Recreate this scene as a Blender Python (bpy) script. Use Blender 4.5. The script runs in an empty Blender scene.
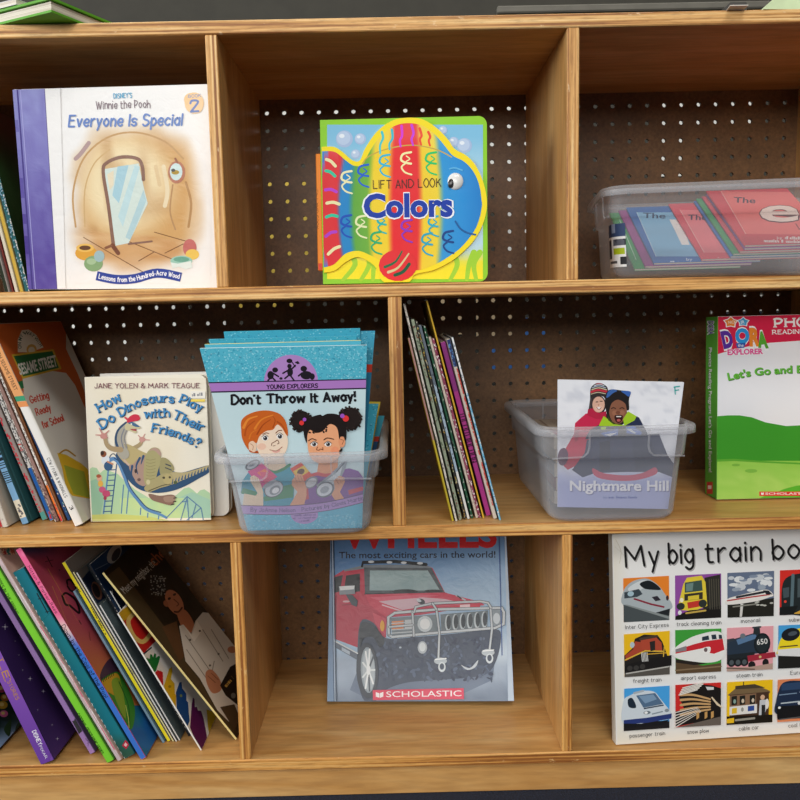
import bpy, bmesh, math, random
from math import sin, cos, pi, radians
from mathutils import Vector, Matrix
from mathutils.geometry import tessellate_polygon
SC = bpy.context.scene
COL = SC.collection
random.seed(7)

# ------------------------------------------------------------------ camera
FLEN, ZC = 797.008, 0.60307
CAM = Vector((0.0, -0.92726, ZC))
YAW, PITCH, ROLL = 0.0058409, -0.1158557, -0.0217782
FWD = Vector((sin(YAW) * cos(PITCH), cos(YAW) * cos(PITCH), sin(PITCH)))
_r = Vector((cos(YAW), -sin(YAW), 0)); _u = _r.cross(FWD)
RGT = cos(ROLL) * _r + sin(ROLL) * _u
UPV = cos(ROLL) * _u - sin(ROLL) * _r

def ray(px, py):
    return (FWD * FLEN + RGT * (px - 400) + UPV * (400 - py)).normalized()

def on_y(px, py, y):
    d = ray(px, py); return CAM + d * ((y - CAM.y) / d.y)

def on_z(px, py, z):
    d = ray(px, py); return CAM + d * ((z - CAM.z) / d.z)

# measured levels of the bookcase (metres, floor at 0)
def L(mm): return ZC + mm / 1000
Z_T0, Z_T1 = L(305.4), L(320.2)
Z_A0, Z_A1 = L(12.2), L(27.1)
Z_B0, Z_B1 = L(-275.1), L(-259.4)
Z_C0, Z_C1 = L(-565.8), L(-550.8)
DEPTH = 0.283
XL, XR = -0.592, 0.602

# ------------------------------------------------------------------ helpers
def lin(c):
    return tuple(((v / 255) / 12.92 if v / 255 <= 0.04045 else ((v / 255 + 0.055) / 1.055) ** 2.4) for v in c)

def hexc(c):
    if isinstance(c, str):
        return tuple(int(c[i:i + 2], 16) for i in (0, 2, 4))
    return c

def tag(o, label=None, cat=None, group=None, kind=None):
    if label: o['label'] = label
    if cat: o['category'] = cat
    if group: o['group'] = group
    if kind: o['kind'] = kind
    return o

def empty(name, mat, label=None, cat=None, group=None):
    o = bpy.data.objects.new(name, None)
    o.empty_display_size = 0.02
    COL.objects.link(o)
    o.matrix_world = mat
    return tag(o, label, cat, group)

def link(name, me, parent=None, mats=()):
    o = bpy.data.objects.new(name, me)
    COL.objects.link(o)
    for m in mats: me.materials.append(m)
    if parent is not None: o.parent = parent
    return o

def bm_obj(name, bm, mats, parent=None, smooth=False):
    me = bpy.data.meshes.new(name)
    bm.normal_update()
    if smooth:
        for f in bm.faces: f.smooth = True
    bm.to_mesh(me); bm.free()
    return link(name, me, parent, mats if isinstance(mats, (list, tuple)) else [mats])

def add_box(bm, a, b, mi=0, bev=0.0, seg=1):
    n0 = len(bm.verts)
    c = [(a[i] + b[i]) / 2 for i in range(3)]; s = [abs(b[i] - a[i]) for i in range(3)]
    r = bmesh.ops.create_cube(bm, size=1.0, matrix=Matrix.Translation(c) @ Matrix.Diagonal((*s, 1)))
    vs = r['verts']
    fs = {f for v in vs for f in v.link_faces}
    for f in fs: f.material_index = mi
    if bev > 0:
        es = list({e for v in vs for e in v.link_edges})
        bmesh.ops.bevel(bm, geom=es, offset=bev, segments=seg, affect='EDGES', clamp_overlap=True)

# ------------------------------------------------------------------ materials
def lerp(a, b, t):
    a, b = hexc(a), hexc(b); t = min(max(t, 0), 1)
    return tuple(x + (y - x) * t for x, y in zip(a, b))
def ss(a, b, x):
    t = min(max((x - a) / (b - a), 0), 1); return t * t * (3 - 2 * t)
def vn(x, y, s=1):
    # cheap smooth value noise 0..1
    def h(i, j): return (math.sin(i * 127.1 + j * 311.7 + s * 74.7) * 43758.5453) % 1
    i, j = math.floor(x), math.floor(y); u, v = ss(0, 1, x - i), ss(0, 1, y - j)
    return (h(i, j) * (1 - u) + h(i + 1, j) * u) * (1 - v) + (h(i, j + 1) * (1 - u) + h(i + 1, j + 1) * u) * v
def mat(name):
    m = bpy.data.materials.new(name); m.use_nodes = True
    nt = m.node_tree
    return m, nt, nt.nodes['Principled BSDF']

def N(nt, t, **kw):
    n = nt.nodes.new(t)
    for k, v in kw.items():
        if k in n.inputs: n.inputs[k].default_value = v
        else: setattr(n, k, v)
    return n

def coords(nt, scale, src='Object'):
    tc = N(nt, 'ShaderNodeTexCoord'); mp = N(nt, 'ShaderNodeMapping')
    mp.inputs['Scale'].default_value = scale
    nt.links.new(tc.outputs[src], mp.inputs['Vector'])
    return mp.outputs['Vector']

def ramp(nt, stops, fac):
    r = N(nt, 'ShaderNodeValToRGB'); e = r.color_ramp.elements
    while len(e) < len(stops): e.new(0.5)
    for i, (p, c) in enumerate(stops):
        e[i].position = p; e[i].color = (*lin(c), 1)
    nt.links.new(fac, r.inputs['Fac'])
    return r.outputs['Color']

def mix(nt, fac, a, b, mode='MIX'):
    m = N(nt, 'ShaderNodeMix', data_type='RGBA', blend_type=mode)
    for sock, v in ((m.inputs[0], fac), (m.inputs[6], a), (m.inputs[7], b)):
        if hasattr(v, 'is_output'): nt.links.new(v, sock)
        else: sock.default_value = v
    return m.outputs[2]

def noise(nt, vec, scale=1, detail=4, rough=0.55, dist=0.0):
    n = N(nt, 'ShaderNodeTexNoise'); n.inputs['Scale'].default_value = scale
    n.inputs['Detail'].default_value = detail; n.inputs['Roughness'].default_value = rough
    n.inputs['Distortion'].default_value = dist
    nt.links.new(vec, n.inputs['Vector']); return n.outputs['Fac']

def bump(nt, b, h, s, d=0.002):
    n = N(nt, 'ShaderNodeBump'); n.inputs['Strength'].default_value = s; n.inputs['Distance'].default_value = d
    nt.links.new(h, n.inputs['Height']); nt.links.new(n.outputs['Normal'], b.inputs['Normal'])

def wood_face(name, sc, cols):
    m, nt, b = mat(name)
    v = coords(nt, sc)
    f = noise(nt, v, 1.0, 5, 0.55, 0.8)
    c = ramp(nt, [(0.3, cols[0]), (0.5, cols[1]), (0.72, cols[2])], f)
    v2 = coords(nt, tuple(s * 7 for s in sc))
    f2 = noise(nt, v2, 1.0, 3, 0.5)
    c2 = mix(nt, 0.22, c, ramp(nt, [(0.35, (140, 100, 58)), (0.6, (255, 248, 236))], f2), 'MULTIPLY')
    # scratches
    v3 = coords(nt, (70, 22, 50)); f3 = noise(nt, v3, 1.0, 8, 0.75)
    s3 = ramp(nt, [(0.655, (0, 0, 0)), (0.75, (210, 210, 210))], f3)
    c3 = mix(nt, s3, c2, (*lin((226, 190, 140)), 1))
    nt.links.new(c3, b.inputs['Base Color'])
    b.inputs['Roughness'].default_value = 0.42
    bump(nt, b, f2, 0.08)
    return m

def wood_edge(name, along):
    # cut edge of plywood: thin layers running along the board
    m, nt, b = mat(name)
    if along == 'x': sl, sn, ax = (3, 40, 330), (30, 30, 420), 2
    else: sl, sn, ax = (330, 40, 3), (420, 30, 30), 0
    f = noise(nt, coords(nt, sl), 1.0, 1, 0.4, 0.1)
    c = ramp(nt, [(0.35, (158, 106, 58)), (0.45, (210, 158, 94)), (0.55, (232, 186, 122)), (0.66, (246, 214, 160))], f)
    f2 = noise(nt, coords(nt, sn), 1.0, 5, 0.7)
    c = mix(nt, 0.5, c, ramp(nt, [(0.34, (134, 100, 62)), (0.52, (255, 255, 250))], f2), 'MULTIPLY')
    f3 = noise(nt, coords(nt, (45, 60, 130) if along == 'x' else (130, 60, 45)), 1.0, 6, 0.7)
    s3 = ramp(nt, [(0.62, (0, 0, 0)), (0.7, (255, 255, 255))], f3)
    c = mix(nt, s3, c, (*lin((246, 224, 186)), 1))
    f4 = noise(nt, coords(nt, (22, 60, 160) if along == 'x' else (160, 60, 22)), 1.3, 6, 0.7)
    s4 = ramp(nt, [(0.66, (0, 0, 0)), (0.74, (200, 200, 200))], f4)
    c = mix(nt, s4, c, (*lin((112, 72, 36)), 1))
    # upper edges paler, lower ones yellowed: partly real tone, partly light painted into the colour
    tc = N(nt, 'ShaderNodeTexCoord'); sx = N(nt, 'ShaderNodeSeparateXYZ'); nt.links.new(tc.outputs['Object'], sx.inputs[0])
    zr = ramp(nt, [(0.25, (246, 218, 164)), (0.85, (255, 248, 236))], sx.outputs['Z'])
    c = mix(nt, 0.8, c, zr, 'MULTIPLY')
    nt.links.new(c, b.inputs['Base Color'])
    b.inputs['Roughness'].default_value = 0.55
    bump(nt, b, f2, 0.25, 0.001)
    return m

WOODX = wood_face('plywood_face_grain_across', (3.5, 26, 26), [(194, 140, 76), (212, 162, 98), (226, 184, 122)])
WOODZ = wood_face('plywood_face_grain_upright', (26, 26, 3.5), [(198, 144, 80), (214, 165, 100), (228, 186, 124)])
EDGEX = wood_edge('plywood_edge_level', 'x')
EDGEZ = wood_edge('plywood_edge_upright', 'z')

def pegboard_mat():
    m, nt, b = mat('brown_hardboard')
    f = noise(nt, coords(nt, (9, 9, 9)), 1, 5, 0.6)
    f2 = noise(nt, coords(nt, (260, 260, 260)), 1, 3, 0.6)
    c = ramp(nt, [(0.3, (104, 72, 42)), (0.7, (144, 104, 64))], f)
    c = mix(nt, 0.5, c, ramp(nt, [(0.3, (120, 110, 100)), (0.7, (255, 255, 255))], f2), 'MULTIPLY')
    nt.links.new(c, b.inputs['Base Color']); b.inputs['Roughness'].default_value = 0.5
    return m
PEG = pegboard_mat()

def print_mat(name, rough, bumpy=0.0, coat=0.0):
    # printed card: the ink colour of every patch is stored with the mesh
    m, nt, b = mat(name)
    a = N(nt, 'ShaderNodeAttribute', attribute_name='Col')
    nt.links.new(a.outputs['Color'], b.inputs['Base Color'])
    f = noise(nt, coords(nt, (38, 38, 38)), 1, 4, 0.6, 0.6)
    r = N(nt, 'ShaderNodeMapRange'); nt.links.new(f, r.inputs['Value'])
    r.inputs['To Min'].default_value = rough * 0.8; r.inputs['To Max'].default_value = min(1, rough * 1.25)
    nt.links.new(r.outputs['Result'], b.inputs['Roughness'])
    b.inputs['Coat Weight'].default_value = coat
    b.inputs['Specular IOR Level'].default_value = 0.25
    b.inputs['Coat Roughness'].default_value = 0.12
    if bumpy: bump(nt, b, f, bumpy, 0.004)
    return m
INK = print_mat('printed_card', 0.5, 0.05)
INKG = print_mat('glossy_laminated_print', 0.32, 0.25, 0.08)
CLOTH = print_mat('printed_card_matt', 0.7, 0.0)

def pages_mat():
    m, nt, b = mat('page_block')
    f = noise(nt, coords(nt, (6, 1400, 6)), 1, 2, 0.6)
    c = ramp(nt, [(0.3, (178, 166, 146)), (0.55, (232, 224, 208)), (0.8, (246, 240, 228))], f)
    nt.links.new(c, b.inputs['Base Color']); b.inputs['Roughness'].default_value = 0.85
    return m
PAGES = pages_mat()

def plain(name, c, rough=0.5, **kw):
    m, nt, b = mat(name)
    f = noise(nt, coords(nt, (30, 30, 30)), 1, 3, 0.5)
    c1 = tuple(v * 0.93 for v in c)
    nt.links.new(ramp(nt, [(0.35, c1), (0.65, c)], f), b.inputs['Base Color'])
    b.inputs['Roughness'].default_value = rough
    for k, v in kw.items(): b.inputs[k].default_value = v
    return m

def plastic_mat(name, t, tint):
    # cloudy see-through polypropylene
    m, nt, b = mat(name)
    out = nt.nodes['Material Output']
    b.inputs['Base Color'].default_value = (*lin(tint), 1)
    b.inputs['Roughness'].default_value = 0.28
    tr = N(nt, 'ShaderNodeBsdfTransparent'); tr.inputs['Color'].default_value = (0.97, 0.97, 0.98, 1)
    mx = N(nt, 'ShaderNodeMixShader')
    lw = N(nt, 'ShaderNodeLayerWeight'); lw.inputs['Blend'].default_value = 0.35
    mr = N(nt, 'ShaderNodeMapRange'); mr.inputs['To Min'].default_value = t; mr.inputs['To Max'].default_value = min(1, t + 0.38)
    nt.links.new(lw.outputs['Facing'], mr.inputs['Value'])
    nt.links.new(mr.outputs['Result'], mx.inputs['Fac'])
    nt.links.new(tr.outputs[0], mx.inputs[1]); nt.links.new(b.outputs[0], mx.inputs[2])
    nt.links.new(mx.outputs[0], out.inputs['Surface'])
    return m
BINP = plastic_mat('cloudy_clear_plastic', 0.10, (226, 228, 232))
BINR = plastic_mat('cloudy_clear_plastic_rim', 0.12, (232, 233, 236))

# ------------------------------------------------------------------ stroke lettering
# a hand-drawn alphabet: two characters per point (x 0-9, y a=-4 b=-3 c=-2 d=-1 0-9); ~ smooth, @ smooth closed, . dot
_o = '@260402204244'
GL = {
'A': (6, '003960 1353'), 'B': (6, '0900 ~0939574505 ~0545624000'), 'C': (6, '~6749290603204062'), 'D': (6, '0900 ~093966633000'),
'E': (5, '59090050 0545'), 'F': (5, '590900 0545'), 'G': (6, '~6749290603204062 626434'), 'H': (6, '0900 6960 0565'), 'I': (0, '0900'),
'J': (4, '~494442301002'), 'K': (6, '0900 5904 2660'), 'L': (5, '090050'), 'M': (8, '0009437980'), 'N': (6, '00096069'),
'O': (6, '@2906032040636649'), 'P': (5, '0009 ~0939573404'), 'Q': (6, '@2906032040636649 3360'), 'R': (6, '0009 ~0939573404 3460'),
'S': (5, '~58391907154452301001'), 'T': (6, '0969 3930'), 'U': (6, '~090320406369'), 'V': (6, '093069'), 'W': (9, '0920486099'),
'X': (6, '0960 0069'), 'Y': (6, '093569 3530'), 'Z': (6, '09690060'),
'a': (4, _o + ' 4640'), 'b': (4, _o + ' 0900'), 'c': (4, '~452604022041'), 'd': (4, _o + ' 4940'), 'e': (4, '0343 ~43452604022041'),
'f': (3, '~38291710 0636'), 'g': (4, _o + ' ~464d2b0c'), 'h': (4, '0900 ~04264440'), 'i': (0, '0600 .08'), 'j': (2, '~262d1b0b .28'),
'k': (4, '0900 4602 1340'), 'l': (0, '0900'), 'm': (7, '0600 ~04263430 ~34567470'), 'n': (4, '0600 ~04264440'), 'o': (4, _o),
'p': (4, _o + ' 060b'), 'q': (4, _o + ' 464b'), 'r': (3, '0600 ~042636'), 's': (4, '~4526051333412001'), 't': (3, '~18112030 0636'),
'u': (4, '~06022042 4640'), 'v': (4, '062046'), 'w': (6, '0610355066'), 'x': (4, '0640 0046'), 'y': (4, '0620 461b'), 'z': (4, '06460040'),
'0': (5, '@2906032030535639'), '1': (2, '072920'), '2': (5, '~0719495700 0050'), '5': (5, '590905 ~053655523001'), '6': (5, '~48190602204043250402'),
'7': (5, '095910'), "'": (0, '0907'), '.': (0, '.00'), ',': (1, '101d'), '!': (0, '0903 .00'), '?': (4, '~0719394725 2423 .20'),
'&': (6, '~6016183948360301204064'), '*': (2, '.14'), '-': (3, '0333'), ':': (0, '.05 .01'), '(': (2, '~2906032d'), '/': (4, '0049'),
}
YV = {'a': -4, 'b': -3, 'c': -2, 'd': -1}

def catmull(p, closed=False, n=5):
    if len(p) < 3: return list(p)
    out = []; m = len(p)
    rng = range(m) if closed else range(m - 1)
    for i in rng:
        p0 = p[(i - 1) % m] if closed or i > 0 else p[0]
        p1 = p[i]; p2 = p[(i + 1) % m]
        p3 = p[(i + 2) % m] if closed or i + 2 < m else p[m - 1]
        for k in range(n):
            t = k / n
            out.append(tuple(0.5 * (2 * p1[j] + (p2[j] - p0[j]) * t + (2 * p0[j] - 5 * p1[j] + 4 * p2[j] - p3[j]) * t * t
                                    + (3 * p1[j] - p0[j] - 3 * p2[j] + p3[j]) * t ** 3) for j in (0, 1)))
    if not closed: out.append(tuple(p[-1]))
    return out

def glyph_strokes(s, gap=2.4, space=4.0):
    x = 0.0; out = []
    for ch in s:
        if ch == ' ': x += space; continue
        w, d = GL.get(ch, GL['-'])
        for st in d.split():
            md = st[0] if st[0] in '~@.' else ''
            b = st[len(md):]
            pts = [(x + int(b[i]), YV.get(b[i + 1], None) if b[i + 1] in YV else int(b[i + 1])) for i in range(0, len(b), 2)]
            if md == '~': pts = catmull(pts, False, 4)
            if md == '@': pts = catmull(pts, True, 3); pts.append(pts[0])
            out.append((md, pts))
        x += w + gap
    return out, max(x - gap, 0.5)

_fontcache = {}
def font_mesh(s, bold):
    k = (s, bold)
    if k not in _fontcache:
        cu = bpy.data.curves.new('lettering', 'FONT'); cu.body = s; cu.size = 1; cu.offset = bold; cu.resolution_u = 3
        ob = bpy.data.objects.new('lettering', cu); COL.objects.link(ob)
        dg = bpy.context.evaluated_depsgraph_get(); dg.update()
        me = ob.evaluated_get(dg).to_mesh()
        v = [(p.co.x, p.co.y) for p in me.vertices]; f = [tuple(p.vertices) for p in me.polygons]
        ob.evaluated_get(dg).to_mesh_clear()
        bpy.data.objects.remove(ob); bpy.data.curves.remove(cu)
        _fontcache[k] = (v, f)
    return _fontcache[k]

# ------------------------------------------------------------------ printed pictures
class Art:
    """Flat printed picture on one face of a thing: collects coloured patches in the plane of that face."""
    def __init__(self, M, W, H, dz=0.000008):
        # M: matrix whose X/Z axes span the face and whose -Y axis points out of it
        self.M = M; self.Mi = M.inverted(); self.W, self.H = W, H
        self.polys = []; self.z = 0.00012; self.dz = dz
        self.ox = self.oy = 0.0; self.s = 1.0; self.mode = 'px'
        self.quad = None
        self.clip = [(0.0004, 0.0004), (W - 0.0004, 0.0004), (W - 0.0004, H - 0.0004), (0.0004, H - 0.0004)]
    def crop(self, ox, oy, s):                      # picture positions measured on an enlargement of the photograph
        self.ox, self.oy, self.s = ox, oy, s; self.mode = 'px'; return self
    def local(self):                                # positions as fractions of the face, y downwards
        self.mode = 'uv'; return self
    def mm(self):                                   # positions in millimetres from the lower left corner of the face
        self.mode = 'mm'; return self
    def m(self, p):
        x, y = p
        if self.mode == 'uv': return (x * self.W, (1 - y) * self.H)
        if self.mode == 'mm': return (x / 1000, y / 1000)
        if self.mode == 'tile':
            q = self.tq; u, v = x / 100, y / 100
            x, y = ((q[0][j] * (1 - u) + q[1][j] * u) * (1 - v) + (q[3][j] * (1 - u) + q[2][j] * u) * v for j in (0, 1))
        px, py = self.ox + x / self.s, self.oy + y / self.s
        if self.quad: return self.quad(px, py)
        d = self.Mi.to_3x3() @ ray(px, py); o = self.Mi @ CAM
        t = -o.y / d.y; q = o + d * t
        return (q.x, q.z)
    def _add(self, pts, cols):
        # clip to the outline of the face (convex, anticlockwise)
        poly = [(p[0], p[1], c) for p, c in zip(pts, cols)]
        K = self.clip
        for e in range(len(K)):
            (ax, ay), (bx, by) = K[e], K[(e + 1) % len(K)]
            out = []
            for i in range(len(poly)):
                a, b = poly[i], poly[(i + 1) % len(poly)]
                da = (bx - ax) * (a[1] - ay) - (by - ay) * (a[0] - ax); db = (bx - ax) * (b[1] - ay) - (by - ay) * (b[0] - ax)
                if da >= 0: out.append(a)
                if (da >= 0) != (db >= 0):
                    t = da / (da - db)
                    out.append((a[0] + (b[0] - a[0]) * t, a[1] + (b[1] - a[1]) * t,
                                tuple(x + (y - x) * t for x, y in zip(a[2], b[2]))))
            poly = out
            if len(poly) < 3: return
        self.polys.append((poly, self.z))
    def up(self): self.z += self.dz
    def poly(self, pts, c, keep=False):
        c = hexc(c); P = [self.m(p) for p in pts]
        if not keep: self.up()
        if len(P) > 4:                              # triangles, so that hollow outlines clip and fill properly
            tri = tessellate_polygon([[Vector((p[0], p[1], 0)) for p in P]])
            for t in tri: self._add([P[i] for i in t], [c] * 3)
        else: self._add(P, [c] * len(P))
    def sm(self, pts, c, n=4): self.poly(catmull(pts, True, n), c)
    def rect(self, x0, y0, x1, y1, c): self.poly([(x0, y0), (x1, y0), (x1, y1), (x0, y1)], c)
    def ell(self, cx, cy, rx, ry, c, rot=0, n=18):
        ca, sa = cos(rot), sin(rot)
        self.poly([(cx + rx * cos(2 * pi * i / n) * ca - ry * sin(2 * pi * i / n) * sa, cy + rx * cos(2 * pi * i / n) * sa + ry * sin(2 * pi * i / n) * ca) for i in range(n)], c)
    def gquad(self, q, cols, nx=1, ny=6):
        """four corners TL TR BR BL with a colour list running down (or four corner colours when nested)"""
        self.up(); ny = max(ny, len(cols) - 1)
        def cl(t):
            k = t * (len(cols) - 1); i = min(int(k), len(cols) - 2); a, b = hexc(cols[i]), hexc(cols[i + 1])
            return tuple(x + (y - x) * (k - i) for x, y in zip(a, b))
        def pt(u, v):
            return tuple((q[0][j] * (1 - u) + q[1][j] * u) * (1 - v) + (q[3][j] * (1 - u) + q[2][j] * u) * v for j in (0, 1))
        for i in range(nx):
            for j in range(ny):
                u0, u1, v0, v1 = i / nx, (i + 1) / nx, j / ny, (j + 1) / ny
                self._add([self.m(p) for p in (pt(u0, v0), pt(u1, v0), pt(u1, v1), pt(u0, v1))], [cl(v0), cl(v0), cl(v1), cl(v1)])
    def tile(self, q):                              # 0-100 within one picture of a page
        self.mode = 'tile'; self.tq = q; return self
    def field(self, x0, y0, x1, y1, nx, ny, f):
        """a printed photograph's smooth ground: colour f(x, y) over a grid"""
        self.up()
        for i in range(nx):
            for j in range(ny):
                P = [(x0 + (x1 - x0) * (i + a) / nx, y0 + (y1 - y0) * (j + b) / ny) for a, b in ((0, 0), (1, 0), (1, 1), (0, 1))]
                self._add([self.m(p) for p in P], [hexc(f(*p)) for p in P])
    def specks(self, x0, y0, x1, y1, n, r, cols, seed=1):
        R = random.Random(seed); self.up()
        for _ in range(n):
            x, y, a, q = R.uniform(x0, x1), R.uniform(y0, y1), R.uniform(0, 3), r * R.uniform(0.5, 1.2)
            self._add([self.m((x + q * cos(a + k * pi / 2), y + q * sin(a + k * pi / 2) * .8)) for k in range(4)], [hexc(R.choice(cols))] * 4)
    def dashes(self, a, b, h, c, seed=1):
        """small print too fine to read: a row of short strokes"""
        R = random.Random(seed); L_ = math.dist(a, b); d = ((b[0] - a[0]) / L_, (b[1] - a[1]) / L_); n = (d[1], -d[0]); t = 0; self.up(); z = self.z
        while t < L_:
            w = h * R.uniform(.35, .8); t1 = min(t + w, L_)
            if R.random() > .18:
                hh = h * R.choice((.65, .7, 1.0))
                self._add([self.m((a[0] + d[0] * q + n[0] * k, a[1] + d[1] * q + n[1] * k)) for q, k in ((t, 0), (t1 - h * .15, 0), (t1 - h * .15, hh), (t, hh))], [hexc(c)] * 4)
            t = t1
    def radial(self, cx, cy, rx, ry, cols, n=24, pw=2.0):
        """soft-edged oval, colours from the middle outwards"""
        self.up(); k = len(cols) - 1
        def pt(r, a):
            c, s = cos(a), sin(a)
            return (cx + rx * r * math.copysign(abs(c) ** (2 / pw), c), cy + ry * r * math.copysign(abs(s) ** (2 / pw), s))
        for i in range(n):
            a0, a1 = 2 * pi * i / n, 2 * pi * (i + 1) / n
            for j in range(k):
                r0, r1 = j / k, (j + 1) / k; c0, c1 = hexc(cols[j]), hexc(cols[j + 1])
                if j == 0: self._add([self.m((cx, cy)), self.m(pt(r1, a0)), self.m(pt(r1, a1))], [c0, c1, c1])
                else: self._add([self.m(pt(r0, a0)), self.m(pt(r1, a0)), self.m(pt(r1, a1)), self.m(pt(r0, a1))], [c0, c1, c1, c0])
    def line(self, pts, w, c, smooth=False, closed=False, w2=None, cap=True):
        """a drawn stroke: one ribbon with joined corners and round ends"""
        if smooth: pts = catmull(pts, closed, 5)
        pts = [tuple(p) for p in pts]
        if closed: pts.append(pts[0])
        q = [pts[0]]
        for p in pts[1:]:
            if math.dist(p, q[-1]) > 1e-6: q.append(p)
        if len(q) < 2: return
        self.up(); c = hexc(c); w2 = w if w2 is None else w2; z0 = self.z; n = len(q)
        D = [((b[0] - a[0]) / math.dist(a, b), (b[1] - a[1]) / math.dist(a, b)) for a, b in zip(q, q[1:])]
        W = [(w + (w2 - w) * k / (n - 1)) / 2 for k in range(n)]
        cuts = [0] + [k for k in range(1, n - 1) if D[k - 1][0] * D[k][0] + D[k - 1][1] * D[k][1] < 0.25] + [n - 1]
        def end(k, d, sg):
            a0 = math.atan2(d[1] * sg, d[0] * sg)
            self._add([self.m((q[k][0] + W[k] * cos(a0 - pi / 2 + pi * t / 5), q[k][1] + W[k] * sin(a0 - pi / 2 + pi * t / 5))) for t in range(6)], [c] * 6)
        for r, (a, b) in enumerate(zip(cuts, cuts[1:])):
            self.z = z0 + self.dz * 0.4 * (r % 2)
            E = []
            for k in range(a, b + 1):
                d0 = D[max(k - 1, a)]; d1 = D[min(k, b - 1)]
                nx, ny = -(d0[1] + d1[1]), d0[0] + d1[0]; l = math.hypot(nx, ny); nx, ny = nx / l, ny / l
                m_ = W[k] / max(0.6, nx * -d0[1] + ny * d0[0])
                E.append(((q[k][0] + nx * m_, q[k][1] + ny * m_), (q[k][0] - nx * m_, q[k][1] - ny * m_)))
            for (p0, p1), (p2, p3) in zip(E, E[1:]): self._add([self.m(t) for t in (p0, p2, p3, p1)], [c] * 4)
            if cap or r: end(a, D[a], -1)
            if cap or r < len(cuts) - 2: end(b, D[b - 1], 1)
        self.z = z0
    def sl(self, pts, w, c, w2=None): self.line(pts, w, c, True, False, w2)
    def path(self, pts):
        if len(pts) == 2:
            a, b = pts; return lambda t: ((a[0] + (b[0] - a[0]) * t, a[1] + (b[1] - a[1]) * t), math.atan2(b[1] - a[1], b[0] - a[0]))
        cp = catmull(pts, False, 12); ls = [0]
        for i in range(len(cp) - 1): ls.append(ls[-1] + math.dist(cp[i], cp[i + 1]))
        def f(t):
            d = t * ls[-1]
            for i in range(len(cp) - 1):
                if d <= ls[i + 1] or i == len(cp) - 2:
                    k = (d - ls[i]) / max(ls[i + 1] - ls[i], 1e-9); a, b = cp[i], cp[i + 1]
                    return (a[0] + (b[0] - a[0]) * k, a[1] + (b[1] - a[1]) * k), math.atan2(b[1] - a[1], b[0] - a[0])
        return f
    def text(self, s, pts, h, c, style='sans', w=0.12, bold=0.0, skew=0.0, jit=0.0):
        """lettering along a path (baseline from its first to its last point), cap height h, fitted to the path's length"""
        f = self.path(pts); self.up(); c = hexc(c)
        def place(x, y, X):                          # x along 0..1, y in cap heights
            (bx, by), a = f(min(max(x, 0), 1)); yy = y * h
            sx = yy * skew
            ex = (x - min(max(x, 0), 1)) * 1.0
            return (bx + sin(a) * yy + cos(a) * (sx + ex * X), by - cos(a) * yy + sin(a) * (sx + ex * X))
        if style == 'sans':
            v, fs = font_mesh(s, bold)
            if not v: return
            x0 = min(p[0] for p in v); x1 = max(p[0] for p in v); cap = 0.73
            X = sum(math.dist(pts[i], pts[i + 1]) for i in range(len(pts) - 1))
            P = [self.m(place((p[0] - x0) / (x1 - x0), p[1] / cap, X)) for p in v]
            for q in fs: self._add([P[i] for i in q], [c] * len(q))
            return
        st, tot = glyph_strokes(s)
        X = sum(math.dist(pts[i], pts[i + 1]) for i in range(len(pts) - 1))
        ax = X / tot; wd = w * h
        rnd = random.Random(len(s))
        base = self.z
        for si, (md, p) in enumerate(st):
            self.z = base + self.dz * (si % 3) * 0.8
            dj = (rnd.uniform(-jit, jit), rnd.uniform(-jit, jit))
            Q = [place((q[0] + dj[0]) / tot, (q[1] + dj[1]) / 9, X) for q in p]
            z = self.z
            if md == '.':
                q = Q[0]; r = wd * 0.62
                self._add([self.m((q[0] + r * cos(2 * pi * k / 8), q[1] + r * sin(2 * pi * k / 8))) for k in range(8)], [c] * 8)
            else: self.line(Q, wd, c, cap=style != 'serif' or md != ''); self.z = z
            if style == 'serif' and md == '':
                for e in (p[0], p[-1]):
                    if e[1] in (0, 9, 6, -3):
                        yo = 0.28 if e[1] == 0 or e[1] == -3 else -0.28
                        self.line([place((e[0] - 1.25) / tot, (e[1] + yo * wd / h * 4) / 9, X), place((e[0] + 1.25) / tot, (e[1] + yo * wd / h * 4) / 9, X)], wd * 0.6, c, cap=False); self.z = z
        self.z = base; self.up(); self.up(); self.up()
    def build(self, name, parent, material, label=None, warp=None, cuts=0):
        vs, fs, cs = [], [], []
        for poly, z in self.polys:
            b = len(vs)
            for x, y, c in poly: vs.append((x, -z, y)); cs.append(c)
            fs.append(tuple(range(b, len(vs))))
        me = bpy.data.meshes.new(name)
        me.from_pydata(vs, [], fs)
        at = me.color_attributes.new('Col', 'FLOAT_COLOR', 'POINT')
        flat = []
        for c in cs: flat += [*lin(c), 1.0]
        at.data.foreach_set('color', flat)
        if cuts or warp:
            bm = bmesh.new(); bm.from_mesh(me)
            for i in range(1, cuts):
                bmesh.ops.bisect_plane(bm, geom=bm.verts[:] + bm.edges[:] + bm.faces[:], plane_co=(self.W * i / cuts, 0, 0), plane_no=(1, 0, 0))
            if warp:
                for v in bm.verts: v.co = warp(v.co)
            bm.to_mesh(me); bm.free()
        o = link(name, me, parent, [material])
        if label: o['label'] = label
        return o
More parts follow.
